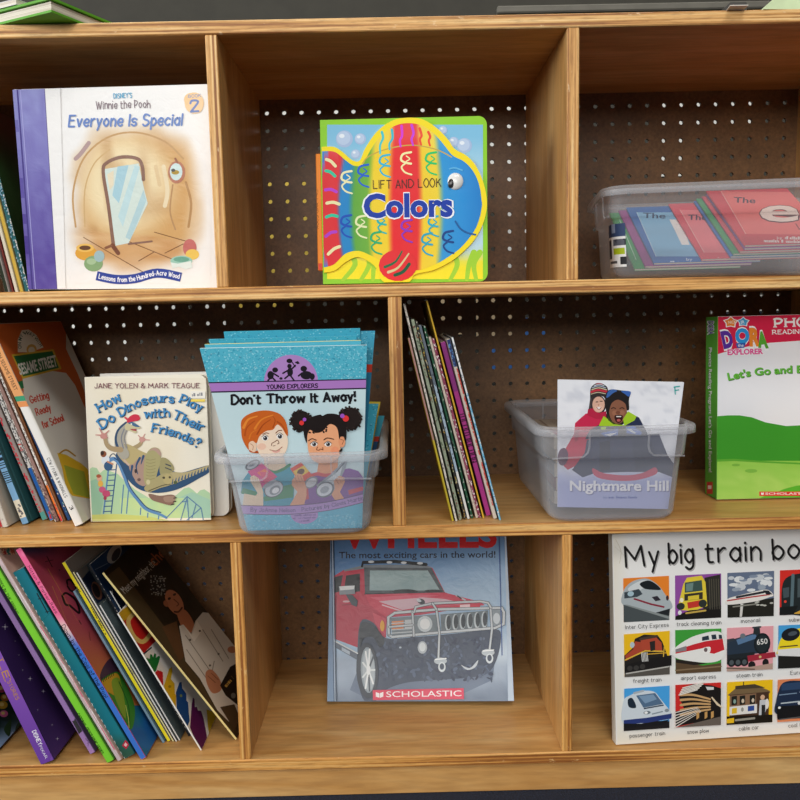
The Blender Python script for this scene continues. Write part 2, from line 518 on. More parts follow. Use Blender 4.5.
# ------------------------------------------------------------------ the room
def carpet_mat():
    m, nt, b = mat('navy_carpet')
    f = noise(nt, coords(nt, (420, 420, 420)), 1, 3, 0.7)
    nt.links.new(ramp(nt, [(0.3, (14, 20, 34)), (0.62, (34, 44, 66)), (0.78, (58, 68, 92))], f), b.inputs['Base Color'])
    b.inputs['Roughness'].default_value = 0.95
    bump(nt, b, f, 0.9, 0.004)
    return m
bm = bmesh.new(); add_box(bm, (-3.2, -4.2, -0.05), (3.2, 1.0, 0))
tag(bm_obj('floor', bm, carpet_mat()), kind='structure')
bm = bmesh.new(); add_box(bm, (-3.2, 0.95, 0), (3.2, 1.0, 2.7))
wall = tag(bm_obj('wall_back', bm, plain('dark_grey_wall', (62, 60, 52), 0.8)), kind='structure')
bm = bmesh.new(); add_box(bm, (0.245, 0.925, 1.246), (1.6, 0.949, 1.262), 0, 0.003)
tag(bm_obj('trim_1', bm, plain('pale_grey_rail', (112, 109, 99), 0.6)), kind='structure')
# sheets added on the wall to make the pegboard holes show bright and coloured
def sheet(x0, y0, x1, y1, c, nm):
    a, b = on_y(x0, y0, .945), on_y(x1, y1, .945)
    bm = bmesh.new(); add_box(bm, (a.x, 0.944, b.z), (b.x, 0.9495, a.z))
    bm_obj('added_wall_sheet', bm, plain(nm, c, 0.8), wall)
WS, YS, BS, TS = (236, 236, 230), (206, 176, 70), (60, 112, 180), (200, 176, 140)
for q in ((40, 92, 258, 255, WS), (330, 92, 532, 176, WS), (262, 92, 330, 122, WS), (262, 180, 322, 300, YS), (496, 176, 532, 290, WS), (0, 292, 66, 345, WS), (66, 300, 128, 366, WS), (130, 300, 190, 330, WS), (226, 296, 305, 314, YS), (205, 296, 226, 330, WS),
          (656, 96, 756, 126, WS), (656, 126, 686, 176, WS), (432, 296, 474, 334, TS), (476, 296, 520, 348, TS), (484, 348, 552, 378, BS), (524, 318, 556, 348, BS), (712, 296, 800, 312, WS), (712, 312, 800, 362, BS)):
    sheet(*q, 'added_sheet')

# ------------------------------------------------------------------ the bookcase
case = empty('bookcase', Matrix.Translation((0, 0, 0)), 'wide open plywood bookcase with brown pegboard back, standing on navy carpet', 'bookcase')
def board(name, a, b, face, edge, bev=0.0012):
    bm = bmesh.new(); add_box(bm, a, b, 0, bev)
    bm.normal_update()
    for f in bm.faces:
        if f.normal.y < -0.5: f.material_index = 1
    return bm_obj(name, bm, [face, edge], case)
board('top_board', (XL - 0.015, 0, Z_T0), (XR + 0.015, DEPTH + 0.006, Z_T1), WOODX, EDGEX)
board('shelf', (XL, 0, Z_A0), (XR, DEPTH, Z_A1), WOODX, EDGEX)
board('shelf', (XL, 0, Z_B0), (XR, DEPTH, Z_B1), WOODX, EDGEX)
board('bottom_board', (XL, 0, Z_C0), (XR, DEPTH, Z_C1), WOODX, EDGEX)
board('side_panel', (XL - 0.015, 0.0004, 0.0), (XL, DEPTH + 0.006, Z_T0), WOODZ, EDGEZ)
board('side_panel', (XR, 0.0004, 0.0), (XR + 0.015, DEPTH + 0.006, Z_T0), WOODZ, EDGEZ)
for x0, x1, z0, z1 in ((-0.2028, -0.1891, Z_A1, Z_T0), (0.2007, 0.2145, Z_A1, Z_T0), (-0.0060, 0.0097, Z_B1, Z_A0), (-0.2017, -0.1883, Z_C1, Z_B0), (0.1964, 0.2089, Z_C1, Z_B0)):
    board('divider', (x0, 0.001, z0 - 0.0002), (x1, DEPTH, z1 + 0.0002), WOODZ, EDGEZ)
board('plinth', (XL, 0.004, 0.0), (XR, 0.022, Z_C0 - 0.0025), WOODX, WOODX)

# pegboard: one sheet with real drilled holes, 25.4 mm apart
def pegboard():
    P = 0.0254; hx, hz = -0.17909, L(286.76); R = 0.0033; Y0, Y1 = DEPTH, DEPTH + 0.005
    vs, fs = [], []
    i0 = -16; i1 = 31; j1 = 33
    X0, X1 = XL - 0.001, XR + 0.001
    K = 8
    for j in range(0, j1 + 1):
        for i in range(i0, i1 + 1):
            cx, cz = hx + i * P, hz - j * P
            x0, x1 = cx - P / 2, cx + P / 2; z0, z1 = cz - P / 2, cz + P / 2
            if j == 0: z1 = Z_T0 + 0.002
            if j == j1: z0 = 0.04
            x0, x1 = max(x0, X0), min(x1, X1)
            if x0 >= x1: continue
            b = len(vs)
            if not (x0 < cx - R and cx + R < x1):
                vs += [(x0, Y0, z0), (x1, Y0, z0), (x1, Y0, z1), (x0, Y0, z1)]; fs.append((b, b + 1, b + 2, b + 3)); continue
            mx, mz = cx, cz
            out = [(x1, mz), (x1, z1), (mx, z1), (x0, z1), (x0, mz), (x0, z0), (mx, z0), (x1, z0)]
            inn = [(cx + R * cos(2 * pi * k / K), cz + R * sin(2 * pi * k / K)) for k in range(K)]
            vs += [(p[0], Y0, p[1]) for p in out] + [(p[0], Y0, p[1]) for p in inn] + [(p[0], Y1, p[1]) for p in inn]
            for k in range(K):
                n = (k + 1) % K
                fs.append((b + k, b + n, b + 8 + n, b + 8 + k)); fs.append((b + 8 + k, b + 8 + n, b + 16 + n, b + 16 + k))
    me = bpy.data.meshes.new('back_panel'); me.from_pydata(vs, [], fs); me.update()
    link('back_panel', me, case, [PEG])
pegboard()

# ------------------------------------------------------------------ books
def basis(o, X, Z):
    X = X.normalized(); Z = Z.normalized(); Y = Z.cross(X)
    return Matrix(((X.x, Y.x, Z.x, o.x), (X.y, Y.y, Z.y, o.y), (X.z, Y.z, Z.z, o.z), (0, 0, 0, 1)))

def facing(X, Y, Z, W, yaw, lean, roll, T=0.0):
    rt = Vector((cos(yaw), sin(yaw), 0)); n = Vector((-sin(yaw), cos(yaw), 0)); up = Vector((0, 0, 1)) * cos(lean) + n * sin(lean)
    r2 = rt * cos(roll) + up * sin(roll); u2 = up * cos(roll) - rt * sin(roll)
    o = Vector((X / 1000, Y / 1000, Z + (0 if roll >= 0 else -W * sin(roll) * cos(lean)) + 0.0004))
    dz = max(0.0, T * sin(lean))                    # the back lower edge carries a book that leans back
    o = CAM + (o - CAM) * (1 - dz / (CAM.z - o.z)) if CAM.z - o.z > 0.2 else o + Vector((0, 0, dz))
    return basis(o, r2, u2)

def col_cover(me, front, spine, back, edge=None):
    at = me.color_attributes.new('Col', 'FLOAT_COLOR', 'CORNER')
    F, S, B = (lin(hexc(c)) for c in (front, spine, back)); E = lin(hexc(edge)) if edge else None
    flat = [0.0] * (4 * len(me.loops))
    for p in me.polygons:
        n = p.normal
        c = S if n.x < -0.6 else F if n.y < -0.35 else B if n.y > 0.35 else (E or F)
        for li in p.loop_indices: flat[4 * li:4 * li + 4] = [*c, 1.0]
    at.data.foreach_set('color', flat)

def book(name, label, M, W, H, T, front, spine=None, back=None, kind='paper', cat='book', group=None, mt=None, edge=None, fore=None):
    spine = spine or front; back = back or front; mt = mt or INK
    root = empty(name, M, label, cat, group)
    bm = bmesh.new()
    if kind == 'board':
        r = 0.010
        def outline(i):
            p = [(i * 0.2, i), (W - r, i)]
            p += [(W - r + (r - i) * sin(a), r - (r - i) * cos(a)) for a in [pi / 12 * k for k in range(1, 6)]] + [(W - i, r), (W - i, H - r)]
            p += [(W - r + (r - i) * cos(a), H - r + (r - i) * sin(a)) for a in [pi / 12 * k for k in range(1, 6)]] + [(W - r, H - i), (i * 0.2, H - i)]
            return p
        def slab(b, y0, y1, i):
            o = outline(i); A = [b.verts.new((x, y0, z)) for x, z in o]; B = [b.verts.new((x, y1, z)) for x, z in o]
            b.faces.new(A); b.faces.new(B[::-1]); n = len(o)
            for k in range(n): b.faces.new((A[(k + 1) % n], A[k], B[k], B[(k + 1) % n]))
        slab(bm, 0, 0.0018, 0); slab(bm, T - 0.0018, T, 0)
        add_box(bm, (-0.0012, 0.0, 0), (0.0, T, H))
        pb = bmesh.new(); slab(pb, 0.0018, T - 0.0018, 0.0006)
    else:
        c = 0.0024 if kind == 'hard' else min(0.0005, T * 0.2)
        r = min(0.0012 if kind == 'paper' else 0.003, T * 0.45)
        arc = lambda cx, cy, a0, a1: [(cx + r * cos(a0 + (a1 - a0) * k / 4), cy + r * sin(a0 + (a1 - a0) * k / 4)) for k in range(5)]
        o = [(W, 0)]
        if kind == 'hard': o += [(0.0115, 0.0), (0.0095, 0.0009), (0.0075, 0.0009), (0.0055, 0.0)]
        o += arc(r, r, -pi / 2, -pi)
        o += arc(r, T - r, -pi, -1.5 * pi)
        if kind == 'hard': o += [(0.0055, T), (0.0075, T - 0.0009), (0.0095, T - 0.0009), (0.0115, T)]
        o += [(W, T)]
        inn = [(W, T - c), (c, T - c), (c, c), (W, c)]
        if kind == 'hard': inn = [(W, T - c), (0.0115, T - c), (0.0075, T - c - 0.0009), (c, T - c), (c, c), (0.0075, c + 0.0009), (0.0115, c), (W, c)]
        P = o + inn; n = len(P)
        A = [bm.verts.new((x, y, 0)) for x, y in P]; B = [bm.verts.new((x, y, H)) for x, y in P]
        for k in range(n): bm.faces.new((A[k], A[(k + 1) % n], B[(k + 1) % n], B[k]))
        for R in (A, B):
            f = bm.faces.new(R); bmesh.ops.triangulate(bm, faces=[f])
        bmesh.ops.recalc_face_normals(bm, faces=bm.faces[:])
        g = 0.003 if kind == 'hard' else 0.0003
        pb = bmesh.new()
        e = 0.0 if kind != 'hard' else 0.0009
        add_box(pb, (c + (0.009 if kind == 'hard' else 0.0002), c + e, g), (W - g, max(T - c - e, c + e + 0.0003), H - g))
    me = bpy.data.meshes.new('cover'); bm.normal_update(); bm.to_mesh(me); bm.free(); me.update()
    col_cover(me, front, spine, back, edge)
    link('cover', me, root, [mt])
    bm_obj('pages', pb, fore or PAGES, root)
    root['_s'] = 0
    del root['_s']
    return dict(root=root, M=M, W=W, H=H, T=T, mt=mt)

def front_art(b): return Art(b['M'], b['W'], b['H'])
def spine_mat(b):
    S = Matrix(((0, 1, 0, 0), (-1, 0, 0, b['T']), (0, 0, 1, 0), (0, 0, 0, 1)))
    return S
def spine_art(b): return Art(b['M'] @ spine_mat(b), b['T'], b['H'])
def put_front(a, b, label=None, name='cover_print', mt=None):
    return a.build(name, b['root'], mt or b['mt'], label)
def put_spine(a, b, label=None, name='spine_print'):
    o = a.build(name, b['root'], b['mt'], label); o.matrix_local = spine_mat(b); return o

STACK = []
def lean(name, label, z, bl, hi, right, top, W, front, spine=None, back=None, kind='paper', y0=None, group=None, T=None, H=None, mt=None, dy=0.0, edge=None):
    """a book leaning to the left with its spine towards us: bl = lower left corner of its spine on the shelf, hi = a point
    further up that edge, top = a point at the height of its top. Built by shelve() once its whole row is known."""
    if y0 is None: y0 = on_z(*bl, z).y
    P1 = on_y(*hi, y0); Pb = on_y(*bl, y0)
    u = (P1 - Pb); u.y = 0; u.normalize()
    P0 = Pb + u * ((z - Pb.z) / u.z)
    if H is None: H = (on_y(*top, y0) - P0).dot(u)
    d = dict(a=math.atan2(-u.x, u.z), P0=P0, T=T, H=H, W=W, args=(name, label), front=front, spine=spine, back=back, kind=kind, group=group, mt=mt, edge=edge, dy=dy, z=z)
    STACK.append(d)
    return d

def corners2(d):
    a = d['a']; ux, uz = -sin(a), cos(a); nx, nz = cos(a), sin(a); x, T, H = d['P0'].x, d['T'], d['H']
    return [(x, 0), (x + nx * T, nz * T), (x + nx * T + ux * H, nz * T + uz * H), (x + ux * H, uz * H)]

def clash(A, B, tol=0.00015):
    for P in (A, B):
        for i in (0, 1):
            ex, ez = P[i + 1][0] - P[i][0], P[i + 1][1] - P[i][1]; l = math.hypot(ex, ez); nx, nz = -ez / l, ex / l
            pa = [q[0] * nx + q[1] * nz for q in A]; pb = [q[0] * nx + q[1] * nz for q in B]
            if max(pa) < min(pb) + tol * 0 or max(pb) < min(pa): return False
    return True

def shelve(ztop, left=False):
    """settle a row of leaning books: lean grows steadily along the row and neighbours touch without cutting into each other"""
    st = list(STACK); STACK.clear()
    blocks = []
    for d in st:
        blocks.append([d['a'], 1, [d]])
        while len(blocks) > 1 and blocks[-2][0] > blocks[-1][0]:
            b = blocks.pop(); c = blocks.pop(); blocks.append([(b[0] * b[1] + c[0] * c[1]) / (b[1] + c[1]), b[1] + c[1], c[2] + b[2]])
    for m, n, ds in blocks:
        for d in ds: d['a'] = m
    for i, d in enumerate(st):
        if i + 1 < len(st): d['T'] = d['T'] if left else max(0.55 * d['T'], min(d['T'], (st[i + 1]['P0'].x - d['P0'].x) * cos(d['a']) - 0.0002))
    for i, d in enumerate(st):
        gap = ztop - d['z'] - 0.0015
        d['H'] = min(d['H'], (gap - d['T'] * sin(d['a'])) / cos(d['a']))
        if sin(d['a']) > 0.01: d['H'] = min(d['H'], (d['P0'].x - XL - 0.002) / sin(d['a']))
        if left: continue
        for _ in range(200):
            if any(clash(corners2(d), corners2(e)) for e in st[:i]): d['P0'] = d['P0'] + Vector((0.00025, 0, 0))
            else: break
    if left:                                        # the row is pressed against the last book on its right
        for i in range(len(st) - 2, -1, -1):
            for _ in range(200):
                if any(clash(corners2(st[i]), corners2(e)) for e in st[i + 1:]): st[i]['P0'] = st[i]['P0'] - Vector((0.00025, 0, 0))
                else: break
    for d in st:
        a = d['a']; u = Vector((-sin(a), 0, cos(a))); nr = Vector((cos(a), 0, sin(a)))
        o = d['P0'] + nr * d['T'] + Vector((0, d['dy'], 0.0003))
        d.update(book(*d['args'], basis(o, Vector((0, 1, 0)), u), d['W'], d['H'], d['T'], d['front'], d['spine'], d['back'], d['kind'], group=d['group'], mt=d['mt'], edge=d['edge']))

# ------------------------------------------------------------------ plastic bins
def rring(hx, hy, r, z, n=6):
    out = []
    for cx, cy, a in ((hx - r, hy - r, 0), (-hx + r, hy - r, pi / 2), (-hx + r, -hy + r, pi), (hx - r, -hy + r, 1.5 * pi)):
        for k in range(n + 1):
            t = a + pi / 2 * k / n
            out.append((cx + r * cos(t), cy + r * sin(t), z))
    return out

def loft(bm, rings, cap0=False, cap1=False):
    V = [[bm.verts.new(p) for p in r] for r in rings]; n = len(rings[0])
    for a, b in zip(V, V[1:]):
        for k in range(n): bm.faces.new((a[k], a[(k + 1) % n], b[(k + 1) % n], b[k]))
    if cap0: bm.faces.new(V[0][::-1])
    if cap1: bm.faces.new(V[-1])

def bin_(name, label, M, wb, wt, lb, lt, h, tabs=True, cat='bin'):
    """tapered open storage bin: widths and lengths at the base (b) and below the rim (t)"""
    root = empty(name, M, label, cat, 'clear plastic bins')
    t = 0.0013
    def sec(f, g=0.0): return ((wb + (wt - wb) * f) / 2 + g, (lb + (lt - lb) * f) / 2 + g)
    prof = [(0.006, -0.010, 0.018), (0.0015, -0.004, 0.022), (0.0, 0.004, 0.025)]
    out, inn = [], []
    def add(z, g, r, f=None):
        f = z / h if f is None else f
        x, y = sec(f, g); out.append(rring(x, y, r, z)); 
        inn.append(rring(x - t, y - t, max(r - t, 0.004), max(z, t) if z > 0.002 else z + t))
    add(0.0, -0.012, 0.016); add(0.0012, -0.006, 0.020); add(0.005, -0.0015, 0.023); add(0.010, 0.0, 0.024)
    for k in range(1, 7): add(0.010 + (0.66 * h - 0.010) * k / 6, 0.0, 0.024)
    add(0.665 * h, 0.0012, 0.024); add(0.69 * h, 0.0036, 0.025)
    for k in range(1, 4): add(0.69 * h + (0.965 * h - 0.69 * h) * k / 3, 0.0036, 0.025)
    bm = bmesh.new(); loft(bm, out, True); loft(bm, inn[::-1], False, True)
    bmesh.ops.recalc_face_normals(bm, faces=bm.faces[:])
    bm_obj('body', bm, BINP, root, True)
    # rolled rim
    x, y = sec(0.965, 0.0036); bm = bmesh.new()
    R = [rring(x - t, y - t, 0.024, 0.955 * h), rring(x - t, y - t, 0.024, h), rring(x + 0.002, y + 0.002, 0.026, h + 0.0015), rring(x + 0.007, y + 0.007, 0.030, h),
         rring(x + 0.0085, y + 0.0085, 0.032, h - 0.003), rring(x + 0.0085, y + 0.0085, 0.032, h - 0.0095), rring(x + 0.0072, y + 0.0072, 0.031, h - 0.0095), rring(x + 0.0065, y + 0.0065, 0.030, h - 0.003), rring(x, y, 0.025, h - 0.002), rring(x, y, 0.025, 0.955 * h)]
    loft(bm, R + [R[0]])
    bmesh.ops.remove_doubles(bm, verts=bm.verts[:], dist=1e-6)
    bmesh.ops.recalc_face_normals(bm, faces=bm.faces[:])
    bm_obj('rim', bm, BINR, root, True)
    if tabs:                                       # moulded ribs round the hand grips at both ends
        for sy in (-1, 1):
            for sx in (-1, 1):
                x1 = wt * 0.30; pts = []
                for px_, pz in ((0.205, 0.965), (0.205, 0.80), (0.215, 0.74), (0.245, 0.70), (0.46, 0.69)):
                    f = pz; hx, hy = sec(f, 0.0036 + 0.0006); pts.append(Vector((sx * wt * px_, sy * hy, pz * h)))
                tube('moulded_rib', pts, 0.0011, BINR, root)
    return root

def tube(name, pts, r, m, parent, k=6):
    bm = bmesh.new(); rings = []
    for i, p in enumerate(pts):
        d = (pts[min(i + 1, len(pts) - 1)] - pts[max(i - 1, 0)]).normalized()
        a = d.orthogonal().normalized() if abs(d.z) > 0.9 else d.cross(Vector((0, 0, 1))).normalized(); b = d.cross(a)
        if i and (a.dot(pa) < 0): a, b = -a, -b
        pa = a
        rings.append([tuple(p + a * r * cos(2 * pi * q / k) + b * r * sin(2 * pi * q / k)) for q in range(k)])
    loft(bm, rings, True, True)
    bmesh.ops.recalc_face_normals(bm, faces=bm.faces[:])
    return bm_obj(name, bm, m, parent, True)
# ------------------------------------------------------------------ things in the compartments
BK = {}
def sub(c, k=0.75):
    c = hexc(c); return tuple(v * k for v in c)

# --- upper left
BK['bear'] = book('picture_book', 'white square hardcover storybook with purple cloth spine, EVERYONE IS SPECIAL',
    facing(-443, 54.3, Z_A1, .2341, -.083, -.036, -.0153), .2341, .2321, .012, 'F2F1EF', '5A4E9E', 'E0DEE6', 'hard', mt=INKG)
def upleft(nm, lab, hi, bl, T, top, W, fr, sp, y0=0.03, kind='paper'):
    y0 = 0.092                                      # they stand behind the big storybook
    return lean(nm, lab, Z_A1, bl, hi, None, top, W, fr, sp, kind=kind, y0=y0, T=T, group='slanted books beside the purple-spined storybook')
upleft('paperback', 'dark green and white thin book, last of slanted row, at the picture edge', (-8, 250), (4.0, 290), .0050, (-30, 200), .15, 'F0EEE8', '24301E', 0.030)
upleft('paperback', 'thin dark red book leaning left of the cream-spined one', (0, 250), (11.0, 290), .0028, (-30, 170), .15, '6A1C1C', '7A3028', 0.030)
upleft('paperback', 'cream-spined thin book leaning left of the yellow-spined one', (0, 234), (14.4, 290), .0040, (-30, 150), .16, 'EFE8D2', 'F3EDD8', 0.030)
upleft('paperback', 'yellow-spined book leaning, second from the purple cloth spine', (0, 212), (19, 289), .0046, (-30, 150), .17, 'E8D890', 'E6C24C', 0.032)
BK['ul_green'] = upleft('storybook', 'dark green book with teal-and-white spine leaning beside purple cloth spine', (0, 190), (24.2, 288), .0062, (-22, 103), .18, '1E3A1E', '2A6A70', 0.034)
shelve(Z_T0)
# --- upper middle
BK['fish'] = book('board_book', 'square board book shaped as a rainbow striped fish, reading LIFT AND LOOK Colors',
    facing(-82.5, 40.6, Z_A1, .1959, -.049, .051, -.0064, .016), .1959, .1931, .016, '8ED02C', 'E8862A', '5A4A8A', 'board')

# --- middle left
BK['dino'] = book('board_book', 'cream board book with a dinosaur on a slide, HOW DO DINOSAURS PLAY WITH THEIR FRIENDS',
    facing(-384.2, 52.1, Z_B1, .1517, -.063, .064, .0066, .014), .1517, .1809, .014, 'EFE8D6', 'E6DFCC', 'E8E0D0', 'board')
BK['behind'] = book('picture_book', 'plain white book with rounded corners standing hidden behind the dinosaur board book',
    facing(-373, 74, Z_B1, .158, -.05, .05, .0, .016), .158, .183, .016, 'E9E6DE', 'E0DCD2', 'E0DCD2', 'board')

def ml(nm, lab, hi, bl, T, top, W, fr, sp, kind='paper', bk=None, dy=0.0, edge=None, dx=0.0):
    d = lean(nm, lab, Z_B1, bl, hi, None, top, W, fr, sp, bk, kind, T=T, group='leaning books beside the dinosaur book', dy=dy, edge=edge)
    d['P0'] = d['P0'] + Vector((dx, 0, 0)); return d
BK['ml_red'] = ml('paperback', 'red book at left edge of middle shelf, first of the leaning row', (-8, 500), (0.5, 528), .0062, (-60, 345), .19, 'C83020', 'C8241C')
BK['ml_orange'] = ml('paperback', 'orange-spined book with green foot, leaning second in middle row', (-5, 500), (4.2, 528), .0064, (-60, 345), .19, 'D86A28', 'D4622A')
BK['ml_multi'] = ml('paperback', 'thin white book with dark striped spine left of the light grey spine', (-1, 490), (12.0, 527.5), .0030, (-60, 345), .18, 'E4E0D8', 'DAD8D0')
BK['ml_grey'] = ml('paperback', 'light grey-spined book left of the blue spine with paper label', (0, 482), (15.9, 527.6), .0064, (-52, 345), .19, 'D6D0C4', 'CDC8BC')
BK['ml_blue'] = ml('hardcover', 'light blue book with cream paper label on its spine foot', (0, 469), (22.4, 525.0), .0086, (-48, 345), .185, '2C6068', '86B6DC', 'hard')
BK['ml_redletters'] = ml('paperback', 'grey-spined book with red lettering and teal foot', (0, 434), (38.6, 520.8), .0068, (-38, 345), .175, '9C8E86', 'A89C96', dx=.0048)
BK['ml_whiteblue'] = ml('paperback', 'white and bright blue spined thin book in middle row', (0, 418), (46.2, 521.2), .0050, (-34, 345), .175, 'B0A49C', 'E8E4DC', dx=.0048)
BK['ml_brown'] = ml('paperback', 'mauve-brown spined book with white edge in middle row', (6, 410), (51.4, 522.2), .0050, (-30, 338), .178, '8A6A60', '9A7A72', dx=.0048)
BK['ml_orange2'] = ml('paperback', 'thin white book with orange foot, left of the navy spine', (10.5, 408), (57.2, 522), .0030, (-24, 338), .178, 'B89888', 'EAE6DE', dx=.0048)
BK['ml_tan'] = ml('paperback', 'thin tan book left of the navy spine', (14, 410), (60.4, 521.4), .0020, (-20, 338), .176, '8A5A38', '96663E', dx=.0048)
BK['ml_navy'] = ml('paperback', 'navy-blue spined book next to the thick white-spined one', (17, 410), (64.2, 521), .0046, (-18, 342), .178, '1E4E70', '22557E', dx=.0048)
BK['ml_lime'] = ml('paperback', 'lime-green book peeping out behind the orange-topped storybook', (22.5, 412), (69.4, 520.6), .0022, (-4, 350), .200, '8E9A2A', 'D6CE9A', dx=.0048)
BK['street'] = ml('hardcover', 'thick orange-and-white hardcover leaning at the row end, GETTING READY FOR SCHOOL', (24.7, 420), (74.4, 527), .0118, (-11, 325), .200, 'D9D5CC', 'EDEAE4', 'hard', bk='E0B080', edge='B8582A')

shelve(Z_A0, True)
# --- middle right thin books
def mr(lab, hi, bl, T, top, W, fr, sp, nm='paperback', bk=None, dy=0.0):
    return lean(nm, lab, Z_B1, bl, hi, None, top, W, fr, sp, bk, 'paper', T=T, group='thin leaning books beside the large clear bin', dy=dy)
BK['mr1'] = mr('thin book with mauve spine and olive-yellow cover, leftmost of the thin row', (406, 339), (452.0, 521.8), .0026, (406, 339), .17, 'B09A4A', 'A87A76', bk='C8B420')
BK['mr2'] = mr('tall thin white paperback with bent top, second of the thin row', (404.5, 304), (455.3, 521.6), .0030, (404.5, 304), .19, '4A4438', 'D8D2C6')
BK['mr3'] = mr('grey-green thin paperback left of the black-spined one', (411, 320), (459.0, 520.6), .0042, (411, 320), .18, '6E7A64', '98A48C')
BK['mr4'] = mr('black-spined thin paperback with speckled edge in thin row', (414.5, 322), (464.0, 519.8), .0030, (414.5, 322), .18, '2E2C2A', '3A3834')
BK['mr5'] = mr('pale blue-grey thin paperback in thin row', (418.5, 326), (467.3, 519.4), .0034, (418.5, 326), .175, '5A6470', 'A6B6C2')
BK['mr6'] = mr('dark green tall paperback with flat top in thin row', (423, 326.5), (471.2, 518.6), .0030, (423, 326.5), .175, '1E4630', '2A5A40')
BK['mr7'] = mr('cream-spined thin paperback next to the dark green one', (426.2, 339), (474.3, 518.4), .0030, (425.5, 338), .175, 'D6CABC', 'D8C8B8')
BK['mr8'] = mr('white-and-maroon spined thin paperback left of the yellow spine', (431, 339), (477.5, 518.0), .0036, (431, 339), .17, '7A2A48', '9A4A62')
BK['mr9'] = mr('tallest thin book, narrow mustard-yellow spine', (426.5, 301), (482.8, 518.4), .0022, (426.5, 301), .19, 'B08A30', 'E2B83C')
BK['mr10'] = mr('magenta-spined paperback lettered THE OUTSIDE DOG', (439.8, 342.5), (486.2, 516.2), .0062, (440, 343), .175, '8A2A70', 'B03A8A')
BK['mr11'] = mr('red-and-white spined paperback with navy top, right of the magenta spine', (446.5, 340), (493.6, 519.2), .0046, (446.5, 340), .175, 'C8C0B4', 'DDD2C2')
BK['mr12'] = mr('white spine with sky-blue pattern, rightmost of the thin row', (451.5, 338), (499.2, 520.6), .0026, (451.5, 338), .175, '5A6A78', 'DCE8EC')

shelve(Z_A0)
# --- middle right boxed set
BK['box'] = None
def boxed():
    W, H, T = .165, .2372, .040
    M = facing(417.1, 89.9, Z_B1, W, -.012, .035, .004, T)
    root = empty('boxed_set', M, 'green-sided boxed reading set with red and white front, beside the bin at right', 'boxed set')
    bm = bmesh.new(); add_box(bm, (0, 0, 0), (W, T, H), 0, 0.0008)
    me = bpy.data.meshes.new('box'); bm.normal_update(); bm.to_mesh(me); bm.free(); me.update()
    col_cover(me, 'F2F2F2', '5AA83A', '5AA83A'); link('box', me, root, [INK])
    BK['box'] = dict(root=root, M=M, W=W, H=H, T=T, mt=INK)
boxed()

# --- lower left
def ll(nm, lab, hi, bl, T, top, W, fr, sp, kind='paper', bk=None, mt=None, dy=0.0):
    return lean(nm, lab, Z_C1, bl, hi, None, top, W, fr, sp, bk, kind, T=T, mt=mt, group='leaning books on the bottom shelf', dy=dy)
BK['flower'] = ll('picture_book', 'dark picture book with pale blue foot at the left edge of bottom shelf', (-46, 690), (-14, 756), .0150, (-140, 560), .11, '1C3030', '9CBCE8', 'hard')
BK['purple'] = ll('hardcover', 'thick purple hardcover on bottom shelf with gold letters down its spine', (0, 682.5), (41.0, 765), .0178, (-90, 545), .19, '3A2456', '7A4CA8', 'hard')
BK['lav'] = ll('paperback', 'thin lavender book with black mark near spine foot', (50, 687), (90, 754.5), .0072, (-25, 563), .19, '8A66A8', 'AC86C4')
BK['green'] = ll('hardcover', 'lime-green spined book lettered CARDINAL GEOGRAPHIC SERIES', (44, 660), (106.4, 763.6), .0120, (-10, 568), .20, '3E7A20', '7ED236', 'hard')
BK['pink1'] = ll('paperback', 'thin pinkish-white book with pink stripe left of the teal one', (68, 680), (117.6, 761.6), .0072, (-18, 540), .19, 'D8B8A8', 'D4BCC0')
BK['teal'] = ll('paperback', 'wide teal-spined book with red sticker near its foot', (76.5, 680), (124.2, 759.0), .0148, (11, 574), .18, '1E6E78', '17707E')
BK['pool'] = ll('picture_book', 'pink sunset picture book with blue spine foot, DOWN BY THE COOL OF THE POOL', (93, 680), (141.0, 760), .0072, (14.5, 547), .165, 'A83A50', 'F06A9C')
BK['slate'] = ll('paperback', 'thin slate-blue book left of the yellow spine', (73.6, 591.5), (162.4, 743.5), .0034, (73.6, 591.5), .15, '5C7C94', '7E9CB0')
BK['yellow'] = ll('paperback', 'bright yellow spined paperback with pale grey cover', (61, 564), (167.4, 742), .0046, (61, 564), .16, '9A968E', 'F4E62E')
BK['yellow2'] = ll('paperback', 'narrow cream and yellow paperback right of the bright yellow spine', (73, 572.5), (172.6, 742), .0020, (73, 572.5), .155, '8E887E', 'ECE6A8')
BK['white'] = ll('paperback', 'thin white paperback with dark upper cover, beside the cream one', (76.5, 573), (175.6, 742), .0022, (76.5, 573), .16, '5C6668', 'EFEFEC')
BK['white2'] = ll('paperback', 'thin white paperback with grey cover, shorter, beside its twin', (99, 606), (178.8, 741), .0022, (99, 606), .165, '56666A', 'E8E8E6')
BK['navy'] = ll('paperback', 'slim black-spined book with navy cover top', (86, 566.5), (188.4, 737), .0036, (86, 566.5), .15, '22304A', '1E2024')
BK['blue'] = ll('paperback', 'slim navy booklet with white and blue corner behind the handprint book', (111, 591), (193.5, 735), .0020, (111, 591), .14, '16243C', 'D8D8D4')
BK['hands'] = ll('picture_book', 'white picture book with coloured paint handprints on its cover', (117, 614.5), (200.4, 751), .0020, (117, 614.5), .135, 'E9E4DC', 'F2F0EA')
BK['chef'] = ll('picture_book', 'dark picture book showing a cook in white jacket, MEET MY NEIGHBOR THE CHEF', (101.7, 574), (235.0, 740.3), .0034, (101.7, 574), .17, '2A2016', 'EDDC96')

shelve(Z_B0)
# --- lower middle
BK['wheels'] = book('picture_book', 'large blue hardcover with red off-road car on its cover, leaning back alone in its compartment',
    facing(-105.7, 141.8, Z_C1, .2594, -.093, .43, .0222, .012), .2594, .286, .012, '6E8FB4', '5A7A9C', '8090A0', 'hard', mt=INKG)

